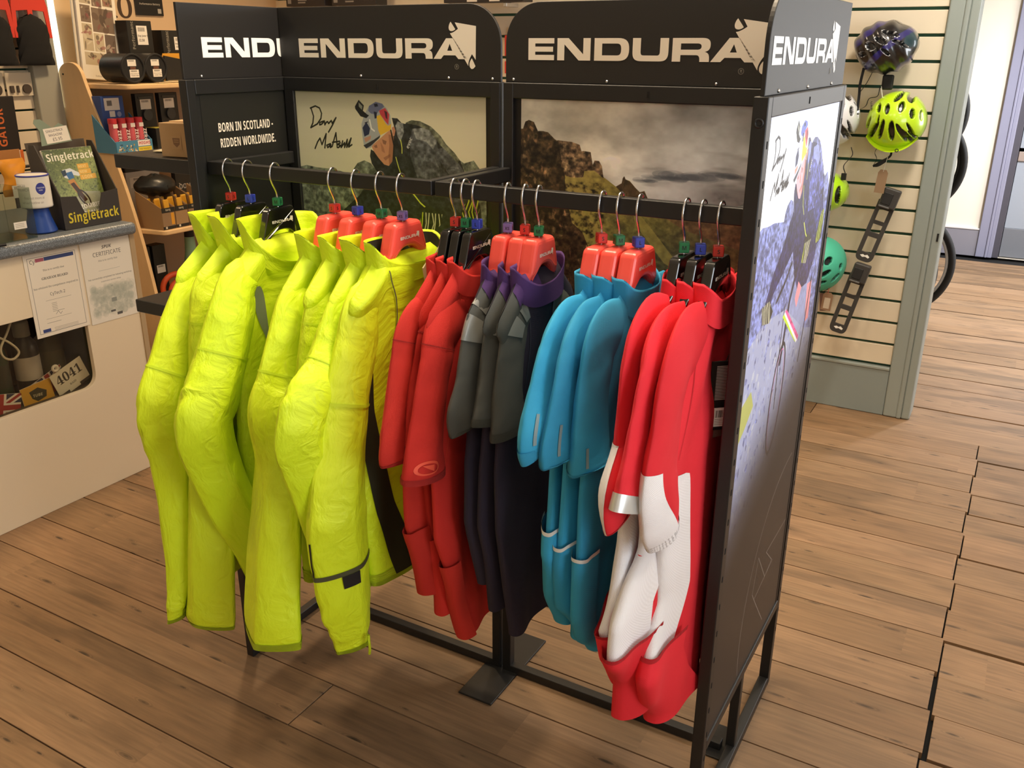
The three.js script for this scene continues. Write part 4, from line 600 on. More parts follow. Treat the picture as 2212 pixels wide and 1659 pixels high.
// things behind the glazed opening
{
  const t = thing('race_number', 'white race number card 4041 propped in the counter opening', 'race number', [CX - .05, .462, -.125]); t.rotation.set(.32, 0, 0);
  const m = print(256, 180, (g, W, H) => { g.fillStyle = '#e6e4d6'; g.fillRect(0, 0, W, H); text(g, '4041', W / 2, 96, 'bold 92px serif', '#2a2620', 0, 'center'); text(g, 'RAID', W / 2, 138, 'bold 20px serif', '#555', 0, 'center'); g.fillStyle = '#3a342c'; g.fillRect(0, 160, 80, 20); g.fillRect(170, 160, 86, 20); }, .6);
  mesh('card', rbox(.0015, .1, .14, .0005), std('#e6e4d6'), t); lab(t, .139, .099, m, [.0012, 0, 0], [0, Math.PI / 2, 0], 'print');
  mesh('eyelet', new THREE.TorusGeometry(.01, .005, 8, 20), M.white, t, [.002, .066, .035], [0, Math.PI / 2, 0]);
  const flag = print(256, 180, (g, W, H) => { g.fillStyle = '#2a3050'; g.fillRect(0, 0, W, H); strokePoly(g, '#e6e0d6', 44, [0, 0, W, H]); strokePoly(g, '#e6e0d6', 44, [0, H, W, 0]); strokePoly(g, '#a3342f', 18, [0, 0, W, H]); strokePoly(g, '#a3342f', 18, [0, H, W, 0]); g.fillStyle = '#e6e0d6'; g.fillRect(W / 2 - 34, 0, 68, H); g.fillRect(0, H / 2 - 30, W, 60); g.fillStyle = '#a3342f'; g.fillRect(W / 2 - 19, 0, 38, H); g.fillRect(0, H / 2 - 17, W, 34); }, .6);
  const yel = print(200, 150, (g, W, H) => { g.fillStyle = '#d6a634'; g.fillRect(0, 0, W, H); fillPoly(g, '#3a3a28', [50, 40, 110, 30, 160, 70, 150, 110, 90, 120, 60, 90]); text(g, 'TUBE', 66, 84, 'bold 26px sans-serif', '#c9c2a4', .15); }, .6);
  const cards = [['yellow square sticker card with a dark splash, in the counter opening', yel, .12, .085, .005, .435, .1, 'sticker'], ['union flag card at the left edge of the counter opening', flag, .15, .1, .148, .43, -.25, 'flag'], ['union flag card half hidden behind the race number', flag, .13, .08, -.06, .455, .35, 'flag']];
  cards.forEach(([l, m2, w, h, z, y, rz, c], i) => { const o = thing(c === 'flag' ? 'flag_card' : 'sticker_card', l, c, [CX - (i === 2 ? .075 : .06), y, z]); o.rotation.set(rz, 0, 0); mesh('card', rbox(.0015, h, w, .0005), M.white, o); lab(o, w - .001, h - .001, m2, [.0012, 0, 0], [0, Math.PI / 2, 0], 'print'); });
  const bottle = (l, x, z, r, h, body, capC, lc) => { const o = thing('bottle', l, 'bottle', [x, .408, z]); mesh('body', new THREE.LatheGeometry([[0, 0], [r * .9, 0], [r, .008], [r, h * .62], [r * .92, h * .7], [r * .55, h * .78], [r * .55, h * .82], [0, h * .82]].map(p => new THREE.Vector2(...p)), 28), std(body, .35), o); mesh('cap', new THREE.LatheGeometry([[0, h], [r * .5, h], [r * .62, h * .97], [r * .62, h * .8], [0, h * .8]].map(p => new THREE.Vector2(...p)), 24), std(capC, .4), o); if (lc) mesh('band', cyl(r * 1.01, r * 1.01, h * .3, 28), std(lc, .5), o, [0, h * .4, 0]); };
  bottle('dark green bottle behind the glass of the counter opening', CX - .14, .09, .042, .28, '#2f4030', '#6f7468', '#3a3c34');
  bottle('black bottle with a grey cap behind the counter glass', CX - .13, -.02, .045, .29, '#2b2a2a', '#8a8f92', '#b9b4ac');
  bottle('round brown-capped jar behind the race number', CX - .16, -.13, .05, .27, '#4b4a36', '#6b3b2c', '#5a563e');
  bottle('orange-brown bottle between the green and black bottles', CX - .2, .04, .03, .26, '#a06a3e', '#4b3a2c', null);
  single('cable_loop', 'white looped cable tie in the counter opening', 'cable', tube([[0, .1, -.03], [.002, .05, .0], [.004, .0, .035], [.004, -.035, .03], [.004, -.05, .0], [.004, -.03, -.025], [.002, .01, .0], [0, .05, .05], [0, .06, .08]], .0042, 60, 8), std('#d9d3c2', .5), [CX - .06, .64, .07]);
}
// things on the worktop
{
  const t = thing('magazine_box', 'dark cardboard counter display box with yellow lettering, holding a magazine', 'display box', [-1.935, 1.003, -.315]), dk = std('#3a3430', .6), inn = std('#574c42', .7), lean = .16;
  const fr = new THREE.Shape(); [[-.118, 0], [.118, 0], [.118, .12], [.05, .113], [.03, .05], [-.03, .05], [-.055, .113], [-.118, .118]].forEach((p, i) => i ? fr.lineTo(...p) : fr.moveTo(...p)); fr.closePath();
  mesh('front_wall', extr(fr, .004), dk, t, [0, 0, 0], [0, Math.PI / 2, 0]); for (const z of [-.116, .116]) mesh('side_wall', extr(poly([[0, 0], [.16, 0], [.13, .29], [.1, .29], [.0, .12]]), .004), dk, t, [0, 0, z], [0, Math.PI, 0]);
  mesh('back_wall', rbox(.004, .295, .236, .001), inn, t, [-.135, .148, 0], [0, 0, .1]); mesh('base', rbox(.16, .004, .236, .001), dk, t, [-.08, .002, 0]);
  mesh('lettering', words('Singletrack', .035, .8), std('#e3cf35', .6), t, [.0026, .022, .1], [0, Math.PI / 2, 0]);
  const mag = thing('magazine', 'cycling magazine with a rider on a green cover, standing in the display box', 'magazine', [-1.972, 1.012, -.315]); mag.rotation.set(0, 0, .22);
  const cov = print(512, 680, (g, W, H) => { const q = g.createLinearGradient(0, 0, W, H); ['#4d5a38', '#6f7d48', '#9aa860', '#7d8c4a', '#4d4d40'].forEach((c, i) => q.addColorStop(i / 4, c)); g.fillStyle = q; g.fillRect(0, 0, W, H); for (let i = 0; i < 900; i++) { g.globalAlpha = rr(.15, .5); g.fillStyle = ['#2f3826', '#8c9a58', '#c8d08c', '#4d5638'][Math.floor(rnd() * 4)]; g.beginPath(); g.ellipse(rr(0, W), rr(0, H * .7), rr(3, 16), rr(2, 9), rnd() * 3, 0, 7); g.fill(); } g.globalAlpha = .8; fillPoly(g, '#b4b4a4', [150, 480, 300, 400, 470, 420, 512, 680, 200, 680]); g.globalAlpha = 1;
    fillPoly(g, '#dfe6ea', [150, 190, 230, 180, 330, 240, 300, 260, 230, 240, 200, 280, 150, 260]); fillPoly(g, '#3c6fa8', [170, 220, 240, 210, 250, 270, 190, 280]); fillPoly(g, '#2c3a4a', [130, 200, 180, 190, 180, 240, 140, 250]); fillPoly(g, '#c98a42', [170, 290, 240, 280, 290, 420, 240, 430]); fillPoly(g, '#4a3422', [190, 320, 230, 310, 320, 480, 280, 500]); g.lineWidth = 16; g.strokeStyle = '#3a2e24'; g.beginPath(); g.ellipse(290, 460, 40, 80, -.5, 0, 7); g.stroke();
    text(g, 'Singletrack', 24, 104, 'bold 92px sans-serif', '#f4f2e0'); g.fillStyle = '#e8b23c'; for (const [y, w] of [[150, 120], [200, 130], [250, 170]]) g.fillRect(310, y, w, 46); text(g, 'NEXT', 318, 186, 'bold 34px sans-serif', '#f3d98a'); text(g, 'NEW', 318, 236, 'bold 36px sans-serif', '#f3d98a'); text(g, 'LOOK', 330, 288, 'bold 42px sans-serif', '#f3d98a'); text(g, 'ZOMBIE', 226, 560, 'bold 56px sans-serif', '#f2f0ea', -.04); text(g, 'POCALYP', 200, 625, 'bold 56px sans-serif', '#f2f0ea', -.04); }, .3);
  mesh('pages', rbox(.012, .268, .2, .002), M.white, mag, [0, .134, 0]); lab(mag, .199, .267, cov, [.0064, .134, 0], [0, Math.PI / 2, 0], 'cover');
  const pc = thing('price_card', 'torn handwritten price card standing on the magazine box', 'price card', [-2.045, 1.292, -.305]); pc.rotation.set(.08, 0, .12);
  const cs = poly([[-.07, 0], [.052, 0], [.05, .05], [.02, .068], [-.01, .055], [-.045, .09], [-.068, .092], [-.075, .08], [-.06, .05]]);
  mesh('card', extr(cs, .0015), std('#8a9a86', .6), pc, [0, 0, 0], [0, Math.PI / 2, 0]);
  lab(pc, .095, .052, print(256, 140, (g, W, H) => { g.fillStyle = '#f5eee2'; g.fillRect(0, 0, W, H); text(g, 'SINGLETRACK', 20, 40, '30px sans-serif', '#2b2430'); text(g, 'MAGAZINE', 40, 78, '30px sans-serif', '#2b2430'); text(g, '£5.95', 70, 124, '42px sans-serif', '#2b2430'); }), [.0012, .03, -.0], [0, Math.PI / 2, 0], 'print');
  const tin = thing('collecting_tin', 'blue and white charity collecting tin on the counter', 'collecting tin', [-1.985, 1.003, -.14]);
  mesh('base', new THREE.LatheGeometry([[0, 0], [.05, 0], [.053, .006], [.04, .05], [.034, .08], [.044, .088], [0, .088]].map(p => new THREE.Vector2(...p)), 32), std('#2b4fa6', .35), tin);
  mesh('drum', new THREE.LatheGeometry([[0, .088], [.05, .088], [.052, .092], [.052, .196], [.05, .2], [0, .2]].map(p => new THREE.Vector2(...p)), 36), std('#ece8e0', .4), tin); mesh('rim', new THREE.TorusGeometry(.051, .003, 8, 36), std('#3a3f9c', .4), tin, [0, .198, 0], [Math.PI / 2, 0, 0]);
  mesh('wrap', surf((u, v) => { const a = -.4 + u * 2.6; return V(.0526 * Math.sin(a), .194 - v * .1, .0526 * Math.cos(a)); }, 24, 2), print(360, 220, (g, W, H) => { g.fillStyle = '#efece4'; g.fillRect(0, 0, W, H); text(g, 'CANCER', 20, 70, '28px sans-serif', '#8a8a90'); text(g, 'RESEARCH', 20, 100, '28px sans-serif', '#8a8a90'); g.fillStyle = '#37409a'; g.beginPath(); g.arc(250, 84, 44, 0, 7); g.fill(); text(g, 'TOGETHER', 216, 82, 'bold 14px sans-serif', '#dfe0ee'); text(g, 'NOW', 230, 100, 'bold 14px sans-serif', '#dfe0ee'); text(g, 'Find out more at', 90, 160, '24px sans-serif', '#9a8f8a'); text(g, 'call our hotline on', 60, 195, '24px sans-serif', '#9a8f8a'); }), tin);
  const ab = thing('acrylic_box', 'clear acrylic box on the counter beside the collecting tin', 'acrylic box', [-1.985, 1.003, .03]), clear = new THREE.MeshPhysicalMaterial({ color: 0xe8ece8, transmission: 1, thickness: 0, roughness: .05, ior: 1.3 });
  for (const [w, h, d, x, y, z] of [[.003, .17, .2, .08, .085, 0], [.16, .17, .003, 0, .085, -.1], [.16, .17, .003, 0, .085, .1], [.003, .17, .2, -.08, .085, 0]]) mesh('wall', box(w, h, d), clear, ab, [x, y, z]); mesh('base', box(.16, .003, .2), clear, ab, [0, .0015, 0]);
  lab(ab, .045, .024, print(128, 64, (g, W, H) => { g.fillStyle = '#efe9dd'; g.fillRect(0, 0, W, H); g.fillStyle = '#a59c8c'; for (let i = 0; i < 3; i++) g.fillRect(14, 16 + i * 14, 90, 4); }), [.083, .05, -.045], [0, Math.PI / 2, 0]);
  single('luggage_tag', 'brown paper luggage tag inside the acrylic box', 'tag', extr(poly([[-.02, 0], [.02, 0], [.02, .07], [.008, .09], [-.008, .09], [-.02, .07]]), .0015), M.brown, [-1.955, 1.012, .06], [-.1, Math.PI / 2, 0]);
  single('pen', 'dark pen lying at the counter edge by the acrylic box', 'pen', cyl(.005, .005, .13, 12), M.matBlack, [-1.885, 1.006, .13], [Math.PI / 2, 0, .3]);
}

// ------------------------------------------------------------------ left wall goods
const sticker = (l1, l2) => print(128, 160, (g, W, H) => { g.fillStyle = '#e9e4da'; g.fillRect(0, 0, W, H); g.fillStyle = '#55504a'; for (let x = 18; x < 100; x += 6) g.fillRect(x, 14, rr(2, 4), 34); if (l1) { text(g, l1, 10, 92, 'bold 24px sans-serif', '#3b342e'); text(g, l2, 16, 132, 'bold 30px sans-serif', '#3b342e'); } });
const stA = sticker('Exp June 19', '/2.50'), stB = sticker('Exp June 19', 'now £9.99'), stC = sticker();
{
  // gloves on red hanger cards
  [[-.685, 'black fleece gloves on a red card at the picture edge'], [-.86, 'black fleece gloves on a red card beside the window strip']].forEach(([z, l], i) => {
    const o = thing('glove_pack', l, 'gloves', [LX + .06, 1.555, z], 0, 'gloves on red cards'), red = std('#e0402f', .45);
    const s = poly([[-.09, 0], [-.075, 0], [-.065, .11], [-.012, .115], [-.008, .055], [.008, .055], [.012, .115], [.065, .11], [.075, 0], [.09, 0], [.085, .13], [.06, .25], [-.06, .25], [-.085, .13]]); mesh('card', extr(s, .006, .001), red, o, [.02, .1, 0], [0, Math.PI / 2, 0]);
    mesh('gloves', surf((u, v) => { const a = u * Math.PI * 2, w = .085 * (1 - .12 * Math.sin(v * 3.1)) * Math.min(1, .55 + v * 2.2) + .004 * Math.sin(a * 9 + v * 20), p = Math.sin(Math.PI * Math.min(1, v * 1.0 + .0)) ; return V(.012 + .03 * Math.sin(a) * (.3 + .7 * Math.sqrt(Math.max(0, 1 - Math.pow(2 * v - 1, 2)))) + .004 * fbm(u * 12, v * 14, 3 + i), .2 - v * .215 - .02 * Math.abs(Math.cos(a)) * (1 - v), w * Math.cos(a)); }, 40, 30, true), std('#1e1d1c', .95), o);
    mesh('lettering', words('EXTREMITIES', .011), std('#c23a2e'), o, [.0236, .3, .05], [0, Math.PI / 2, 0]);
  });
  [[-.66, 0], [-.795, 1]].forEach(([z, k]) => { const o = thing('tool_card', k ? 'white backing card with two sockets and a disc, below the gloves' : 'white backing card with a round head, at the picture edge', 'card', [LX + .012, 1.46, z]); mesh('card', rbox(.002, .1, .125, .0005), std('#e3d7c0', .6), o); const dkm = std('#4a4038', .6);
    for (const [dz, r, w] of k ? [[.04, 0, .018], [.012, 0, .01], [-.03, .02, 0]] : [[-.02, .026, 0], [.035, 0, .03]]) mesh('socket', r ? cyl(r, r, .01, 20).rotateZ(Math.PI / 2) : rbox(.008, .03, w, .002), dkm, o, [.006, -.02, dz]); });
  const o = thing('tool_pack', 'black and orange hanging pack with vertical lettering, at the left picture edge', 'package', [LX + .05, 1.285, -.665]); o.rotation.set(0, 0, -.05);
  mesh('back_card', rbox(.012, .26, .12, .003), std('#26211e', .5), o); mesh('foot_card', rbox(.02, .055, .125, .003), std('#d86a2a', .5), o, [.006, -.13, 0]); mesh('lettering', words('GATOR', .036).rotateZ(Math.PI / 2), std('#d8703a', .5), o, [.0068, -.085, .0], [0, Math.PI / 2, 0]); lab(o, .05, .04, stC, [.0168, -.12, -.02], [0, Math.PI / 2, 0]);
  const p = thing('orange_pack', 'crinkled orange plastic pack hanging behind the collecting tin', 'package', [-2.6, 1.12, -.45]);
  mesh('bag', surf((u, v) => { const a = u * Math.PI * 2; return V(.022 * Math.sin(a) * Math.sin(Math.PI * (.1 + .8 * v)) + .006 * fbm(u * 8, v * 9, 4), .07 - .15 * v, (.05 + .008 * Math.sin(v * 9)) * Math.cos(a)); }, 32, 20, true), std('#e59a2c', .3), p); mesh('header_card', rbox(.004, .04, .09, .001), std('#b0763c', .6), p, [0, .085, 0]); mesh('label', quad(.06, .05), stC, p, [.026, -.06, 0], [0, Math.PI / 2, 0]);
  const q = thing('tool_rack', 'black wire tool rack behind the collecting tin', 'rack', [-2.62, 1.0, -.52]);
  for (let i = 0; i < 5; i++) mesh('tool', rbox(.012, .2, .014, .003), i % 2 ? M.matBlack : std('#3c3630', .5), q, [.01 * (i % 2), .04 - .02 * i, -.06 + i * .03]); mesh('bar', cyl(.006, .006, .22, 10).rotateX(Math.PI / 2), M.matBlack, q, [0, .15, 0]);
  const rl = thing('drawer_unit', 'dark red tool chest standing behind the counter', 'cabinet', [-2.8, 0, .15]);
  mesh('carcass', rbox(.36, 1.06, .9, .006), std('#5a2d22', .5), rl, [0, .53, 0]); for (let i = 0; i < 5; i++) { const d = mesh('drawer', rbox(.016, .18, .84, .004), std('#6a3426', .45), rl, [.185, .14 + i * .2, 0]); mesh('handle', rbox(.014, .012, .5, .004), M.metal, d, [.014, .06, 0]); }
}

// ------------------------------------------------------------------ plywood shelf unit beyond the counter
const unit = thing('shelf_unit', 'pale plywood shelf unit with a curved end panel, behind the counter', 'shelf unit', [0, 0, 0]);
{
  const e = new THREE.Shape(); e.moveTo(-2.985, 0); e.lineTo(-2.47, 0); e.bezierCurveTo(-2.5, .5, -2.56, .85, -2.69, 1.18); e.bezierCurveTo(-2.75, 1.33, -2.79, 1.42, -2.81, 1.49); e.bezierCurveTo(-2.825, 1.545, -2.87, 1.56, -2.92, 1.55); e.bezierCurveTo(-2.97, 1.535, -2.985, 1.51, -2.985, 1.47); e.closePath();
  for (const z of [-1.0, -2.43]) mesh('end_panel', extr(e, .018, .002, 14), M.ply, unit, [0, 0, z]);
  mesh('screw', cyl(.004, .004, .004, 10).rotateX(Math.PI / 2), M.matBlack, unit, [-2.945, 1.5, -.9905]);
  mesh('back_board', box(.012, 1.45, 1.41), std('#a8927a', .7), unit, [-2.985, .725, -1.715]);
  for (const [y, x1, cut] of [[1.45, -2.56, .24], [1.145, -2.6, .06], [.8, -2.44, .14], [.42, -2.42, .08]]) { const r = .03, s = new THREE.Shape(); s.moveTo(-2.978, 1.012); s.lineTo(x1 - cut, 1.012); s.lineTo(x1 - r, 1.03); s.quadraticCurveTo(x1, 1.035, x1, 1.035 + r); s.lineTo(x1, 2.42); s.lineTo(-2.978, 2.42); s.closePath(); mesh('shelf', extr(s, .022, .005, 8).rotateX(-Math.PI / 2), M.ply, unit, [0, y, 0]); }
}
const carton = (name, label, cat, size, p, mat, front, ry = 0, group) => { const o = thing(name, label, cat, p, ry, group); mesh('carton', rbox(size[0], size[1], size[2], .002), mat, o, [0, size[1] / 2, 0]); if (front) lab(o, size[2] - .002, size[1] - .002, front, [size[0] / 2 + .0008, size[1] / 2, 0], [0, Math.PI / 2, 0], 'print'); return o; };
{
  const BK = std('#22211f', .45), S1 = 1.462, S2 = 1.157, S3 = .812;
  // top shelf
  const cal = thing('wall_calendar', 'white calendar with a collage of sepia photographs, leaning at the top shelf', 'calendar', [-2.86, S1 + .01, -1.135]); cal.rotation.set(-.1, 0, .07);
  const cm = print(360, 640, (g, W, H) => { g.fillStyle = '#ece4d2'; g.fillRect(0, 0, W, H); for (const [x, y, w, h] of [[30, 20, 100, 90], [140, 10, 90, 110], [240, 20, 90, 90], [30, 120, 90, 120], [130, 130, 200, 170], [30, 250, 90, 190], [130, 310, 90, 130], [230, 310, 100, 190], [30, 450, 190, 90]]) { g.fillStyle = ['#b8a88c', '#7d6a58', '#c2b294', '#9a8468', '#6f5f52'][Math.floor(rnd() * 5)]; g.fillRect(x, y, w, h); for (let i = 0; i < 9; i++) { g.globalAlpha = .5; g.fillStyle = ['#3c3026', '#e0d4bc', '#5a4638', '#8a4a48'][Math.floor(rnd() * 4)]; g.beginPath(); g.ellipse(x + rr(10, w - 10), y + rr(10, h - 10), rr(5, w * .22), rr(5, h * .22), rnd() * 3, 0, 7); g.fill(); } g.globalAlpha = 1; } g.fillStyle = '#3a332c'; g.beginPath(); g.arc(180, 585, 14, 0, 7); g.fill(); text(g, 'Endurance archive', 180, 622, '16px serif', '#7a7064', 0, 'center'); });
  mesh('sheets', rbox(.012, .4, .21, .001), M.white, cal, [0, .2, 0]); lab(cal, .208, .398, cm, [.0066, .2, 0], [0, Math.PI / 2, 0], 'print'); mesh('sheets', rbox(.006, .38, .2, .001), std('#d8cdb8', .7), cal, [-.012, .19, .018]);
  mesh('lettering', words('RO', .1, .9, serif), std('#4a3828', .6), wallLeft, [LX - .0185, 1.755, -1.3], [0, Math.PI / 2, 0]);
  const can = (z, x, l) => { const o = thing('canister', l, 'canister', [x, S1 + .066, z], 0, 'black round canisters'); mesh('drum', cyl(.064, .064, .15, 36).rotateZ(Math.PI / 2), std('#1b1b1c', .35), o, [-.075, 0, 0]); mesh('rim', new THREE.TorusGeometry(.06, .006, 10, 40).rotateY(Math.PI / 2), M.rubber, o, [0, 0, 0]); lab(o, .046, .028, stC, [.0012, .024, .004], [0, Math.PI / 2, 0]); lab(o, .05, .034, stB, [.0012, -.022, -.004], [0, Math.PI / 2, 0]); mesh('strip', quad(.03, .012), std('#6a4432'), o, [.001, .002, 0], [0, Math.PI / 2, 0]); };
  can(-1.105, -2.6, 'black round canister with two price stickers, nearest the end panel'); can(-1.25, -2.62, 'second black round canister, partly behind the yellow blister pack');
  const pf = (st) => print(160, 320, (g, W, H) => { g.fillStyle = '#24231f'; g.fillRect(0, 0, W, H); text(g, 'Performance', 40, 150, 'bold 26px sans-serif', '#8f8a7c', -Math.PI / 2); }, .45);
  const b1 = carton('battery_box', 'tall black box with a hanging price sticker, behind the canisters', 'box', [.08, .275, .14], [-2.82, S1, -1.315], BK, pf()); lab(b1, .06, .085, stA, [.042, .21, -.01], [0, Math.PI / 2, 0]);
  const b2 = carton('battery_box', 'black box with a price sticker at the right end of the top shelf', 'box', [.09, .235, .16], [-2.8, S1, -1.5], BK, pf()); lab(b2, .06, .06, stA, [.047, .175, -.02], [0, Math.PI / 2, 0]);
  const bl = thing('light_pack', 'yellow and black blister pack with a rounded clear window on the top shelf', 'blister pack', [-2.66, S1, -1.44]);
  mesh('back_card', extr(poly([[-.1, 0], [.1, 0], [.1, .1], [.06, .13], [-.09, .13], [-.1, .11]]), .008, .001), std('#d89a2e', .45), bl, [-.02, 0, 0], [0, Math.PI / 2, 0]); mesh('front_card', extr(poly([[-.1, 0], [.03, 0], [.02, .1], [-.1, .12]]), .01, .002), BK, bl, [-.006, 0, 0], [0, Math.PI / 2, 0]); mesh('light', rbox(.04, .07, .035, .014), std('#eda63c', .2), bl, [.012, .05, -.07]); mesh('lettering', words('Performance', .014).rotateZ(-Math.PI / 2), std('#a8a294'), bl, [.0018, .105, -.012], [0, Math.PI / 2, 0]);
  mesh('clear_cover', rbox(.05, .085, .07, .02), new THREE.MeshPhysicalMaterial({ transmission: 1, thickness: 0, roughness: .05, ior: 1.25 }), bl, [.015, .055, -.065]);
  for (let i = 0; i < 3; i++) single('paper_sheet', ['pale sheet lying lowest at the edge of the top shelf', 'pale sheet lying between two others on the top shelf', 'pale sheet on top of the others at the shelf edge'][i], 'paper', rbox(.12, .002, .2, .0006), std(['#d8c29a', '#e3d2b0', '#cdb488'][i], .6), [-2.63, S1 + .0015 + i * .0026, -1.33 - i * .06], [0, .1 * i - .1, 0], 'sheets on the top shelf');
  const cp = thing('notice_card', 'black card with small white print, pinned high on the wall', 'card', [LX - .012, 1.82, -1.58]); mesh('card', rbox(.004, .1, .17, .001), BK, cp); mesh('lettering', words('Performance Battery', .009), std('#bdb7a8'), cp, [.0026, .0, .06], [0, Math.PI / 2, 0]); lab(cp, .022, .022, std('#b7b2a6'), [.0028, -.028, -.06], [0, Math.PI / 2, 0]);
  // second shelf
  const bb = carton('energy_box', 'blue box with a white label on the second shelf', 'box', [.06, .25, .12], [-2.75, S2, -1.06], std('#2f4f96', .45), print(160, 320, (g, W, H) => { g.fillStyle = '#2f4f96'; g.fillRect(0, 0, W, H); g.fillStyle = '#dcdad6'; g.fillRect(20, 10, 110, 70); g.fillRect(50, 84, 40, 34); g.fillStyle = '#6a6a6a'; g.fillRect(40, 24, 36, 30); g.fillStyle = '#8a94c0'; g.beginPath(); g.arc(120, 104, 16, 0, 7); g.fill(); text(g, 'HYDRATION', 40, 150, '18px sans-serif', '#c8cce0'); }));
  const tb = thing('tablet_display', 'blue sloping counter display with yellow labels, on the second shelf', 'display box', [-2.67, S2, -1.08]), blue = std('#4f8fb4', .5);
  for (const z of [.1, -.1]) mesh('side', extr(poly([[-.1, 0], [.04, 0], [.04, .05], [-.1, .17]]), .003), blue, tb, [0, 0, z]);
  lab(tb, .2, .055, print(320, 96, (g, W, H) => { g.fillStyle = '#4f8fb4'; g.fillRect(0, 0, W, H); g.fillStyle = '#d9c840'; g.fillRect(190, 56, 120, 34); g.fillStyle = '#f2ece6'; g.fillRect(190, 4, 110, 46); text(g, 'HIGH5', 198, 38, 'bold 34px sans-serif', '#b83a48'); text(g, 'THE PERFECT', 198, 80, 'bold 16px sans-serif', '#8a7a20'); for (let i = 0; i < 30; i++) { g.fillStyle = ['#c9a048', '#3a5a78', '#e2d8c8'][i % 3]; g.fillRect(rr(10, 170), rr(20, 80), 10, 12); } }), [.0418, .0275, 0], [0, Math.PI / 2, 0], 'print');
  for (let i = 0; i < 4; i++) { const o = thing('tablet_tube', ['red tube of tablets nearest the end panel', 'second red tablet tube in the blue display', 'third red tablet tube in the blue display', 'red tablet tube nearest the black cartons'][i], 'tube', [-2.66, S2 + .004, -1.0 - i * .047], 0, 'red tablet tubes in the blue display'); mesh('tube', cyl(.0185, .0185, .13, 20), std('#d8626c', .35), o, [0, .065, 0]); mesh('cap', cyl(.02, .02, .022, 20), std('#c8303a', .35), o, [0, .14, 0]); mesh('lettering', words('ZERO', .018).rotateZ(-Math.PI / 2), std('#f2e4e2'), o, [.0192, .1, -.008], [0, Math.PI / 2, 0]); mesh('label', quad(.024, .018), std('#f0e4e0'), o, [.0194, .118, 0], [0, Math.PI / 2, 0]); }
  [-1.28, -1.42].forEach((z, i) => { const o = carton('hanging_pack', i ? 'black hanging pack with a price sticker, next to the stand' : 'black hanging pack with a price sticker, behind the small black cartons', 'package', [.03, .25, .11], [-2.78, S2 + .002, z], BK, null, 0, 'black hanging packs on the second shelf'); lab(o, .062, .046, stC, [.0158, .2, 0], [0, Math.PI / 2, 0]); mesh('clip', rbox(.006, .012, .08, .002), std('#4a4a46'), o, [.016, .232, 0]); mesh('light', cyl(.026, .026, .012, 24).rotateZ(Math.PI / 2), std('#38393a', .3), o, [.02, .15, 0]); });
  [-1.24, -1.31].forEach((z, i) => { const o = carton('small_carton', ['small black carton with yellow top edge, beside the blue display', 'small black carton with yellow top edge, beside the brown box'][i], 'box', [.07, .1, .066], [-2.66, S2, z], BK, null, 0, 'small black cartons'); mesh('stripe', box(.071, .002, .067), std('#b8b04a'), o, [0, .101, 0]); mesh('lettering', words('Performance', .009).rotateZ(-Math.PI / 2), std('#c9c4b8'), o, [.0358, .082, .01], [0, Math.PI / 2, 0]); });
  // third shelf: gel cartons
  for (let i = 0; i < 5; i++) {
    const z = -1.08 - i * .078, o = thing('gel_carton', ['open gel carton nearest the end panel, full of yellow sachets', 'second open gel carton from the end panel', 'open gel carton in the middle of the row of five', 'fourth open gel carton, kraft front', 'last open gel carton, half hidden by a yellow jacket'][i], 'display box', [-2.53, S3, z], 0, 'open gel cartons on the third shelf'), kraft = std('#a3835c', .8);
    mesh('front', rbox(.003, .09, .072, .001), i % 2 ? kraft : std('#94785a', .8), o, [.07, .045, 0]); mesh('band', rbox(.004, .022, .073, .001), BK, o, [.0705, .09, 0]); mesh('band', rbox(.004, .014, .073, .001), BK, o, [.0705, .008, 0]);
    for (const s of [-.036, .036]) mesh('side', extr(poly([[-.1, 0], [.07, 0], [.07, .1], [-.1, .17]]), .002), kraft, o, [0, 0, s]); mesh('base', box(.17, .003, .07), kraft, o, [-.015, .0015, 0]);
    for (let k = 0; k < 4; k++) mesh('sachet', rbox(.008, .12, .03, .003), std(['#d9a02c', '#c98f24', '#e0b040'][k % 3], .35), o, [.05 - k * .03, .075, (k % 2 ? .014 : -.014)], [0, 0, .12]);
    mesh('lettering', words('torq', .01), std('#cfc8b8'), o, [.073, .087, .016], [0, Math.PI / 2, 0]); if (i !== 1) mesh('sachet_print', quad(.018, .055), std('#e0a030', .5), o, [.0722, .048, i === 4 ? 0 : -.022], [0, Math.PI / 2, 0]); mesh('code', quad(.01, .01), std('#d8d2c4'), o, [.073, .009, .02], [0, Math.PI / 2, 0]);
  }
  const pk = carton('snack_pack', 'black pack with small white lettering at the back of the third shelf', 'package', [.03, .26, .13], [-2.76, S3, -1.45], BK, null); mesh('lettering', words('SNOQ', .024).rotateZ(Math.PI), std('#c9c6bc'), pk, [.0158, .15, .0 - .045], [0, Math.PI / 2, 0]);
  const wp = carton('white_pack', 'white and black pouch with bar codes behind the gel cartons', 'package', [.03, .27, .2], [-2.82, S3, -1.24], std('#c9c4bb', .5), null); lab(wp, .16, .05, stC, [.0158, .18, 0], [0, Math.PI / 2, 0]); mesh('top_band', rbox(.032, .05, .202, .004), BK, wp, [0, .255, 0]);
  const ph = thing('black_pouch', 'crumpled black pouch lying on the gel cartons', 'pouch', [-2.62, S3 + .13, -1.15]); mesh('pouch', surf((u, v) => { const a = u * Math.PI * 2, p = Math.PI * v; return V(.09 * Math.sin(p) * Math.cos(a) + .012 * fbm(u * 9, v * 7, 6), .05 * Math.cos(p) + .02 * fbm(u * 7 + 3, v * 8, 8), .1 * Math.sin(p) * Math.sin(a)); }, 40, 24, true), std('#1f2324', .35), ph, [0, .045, 0]);
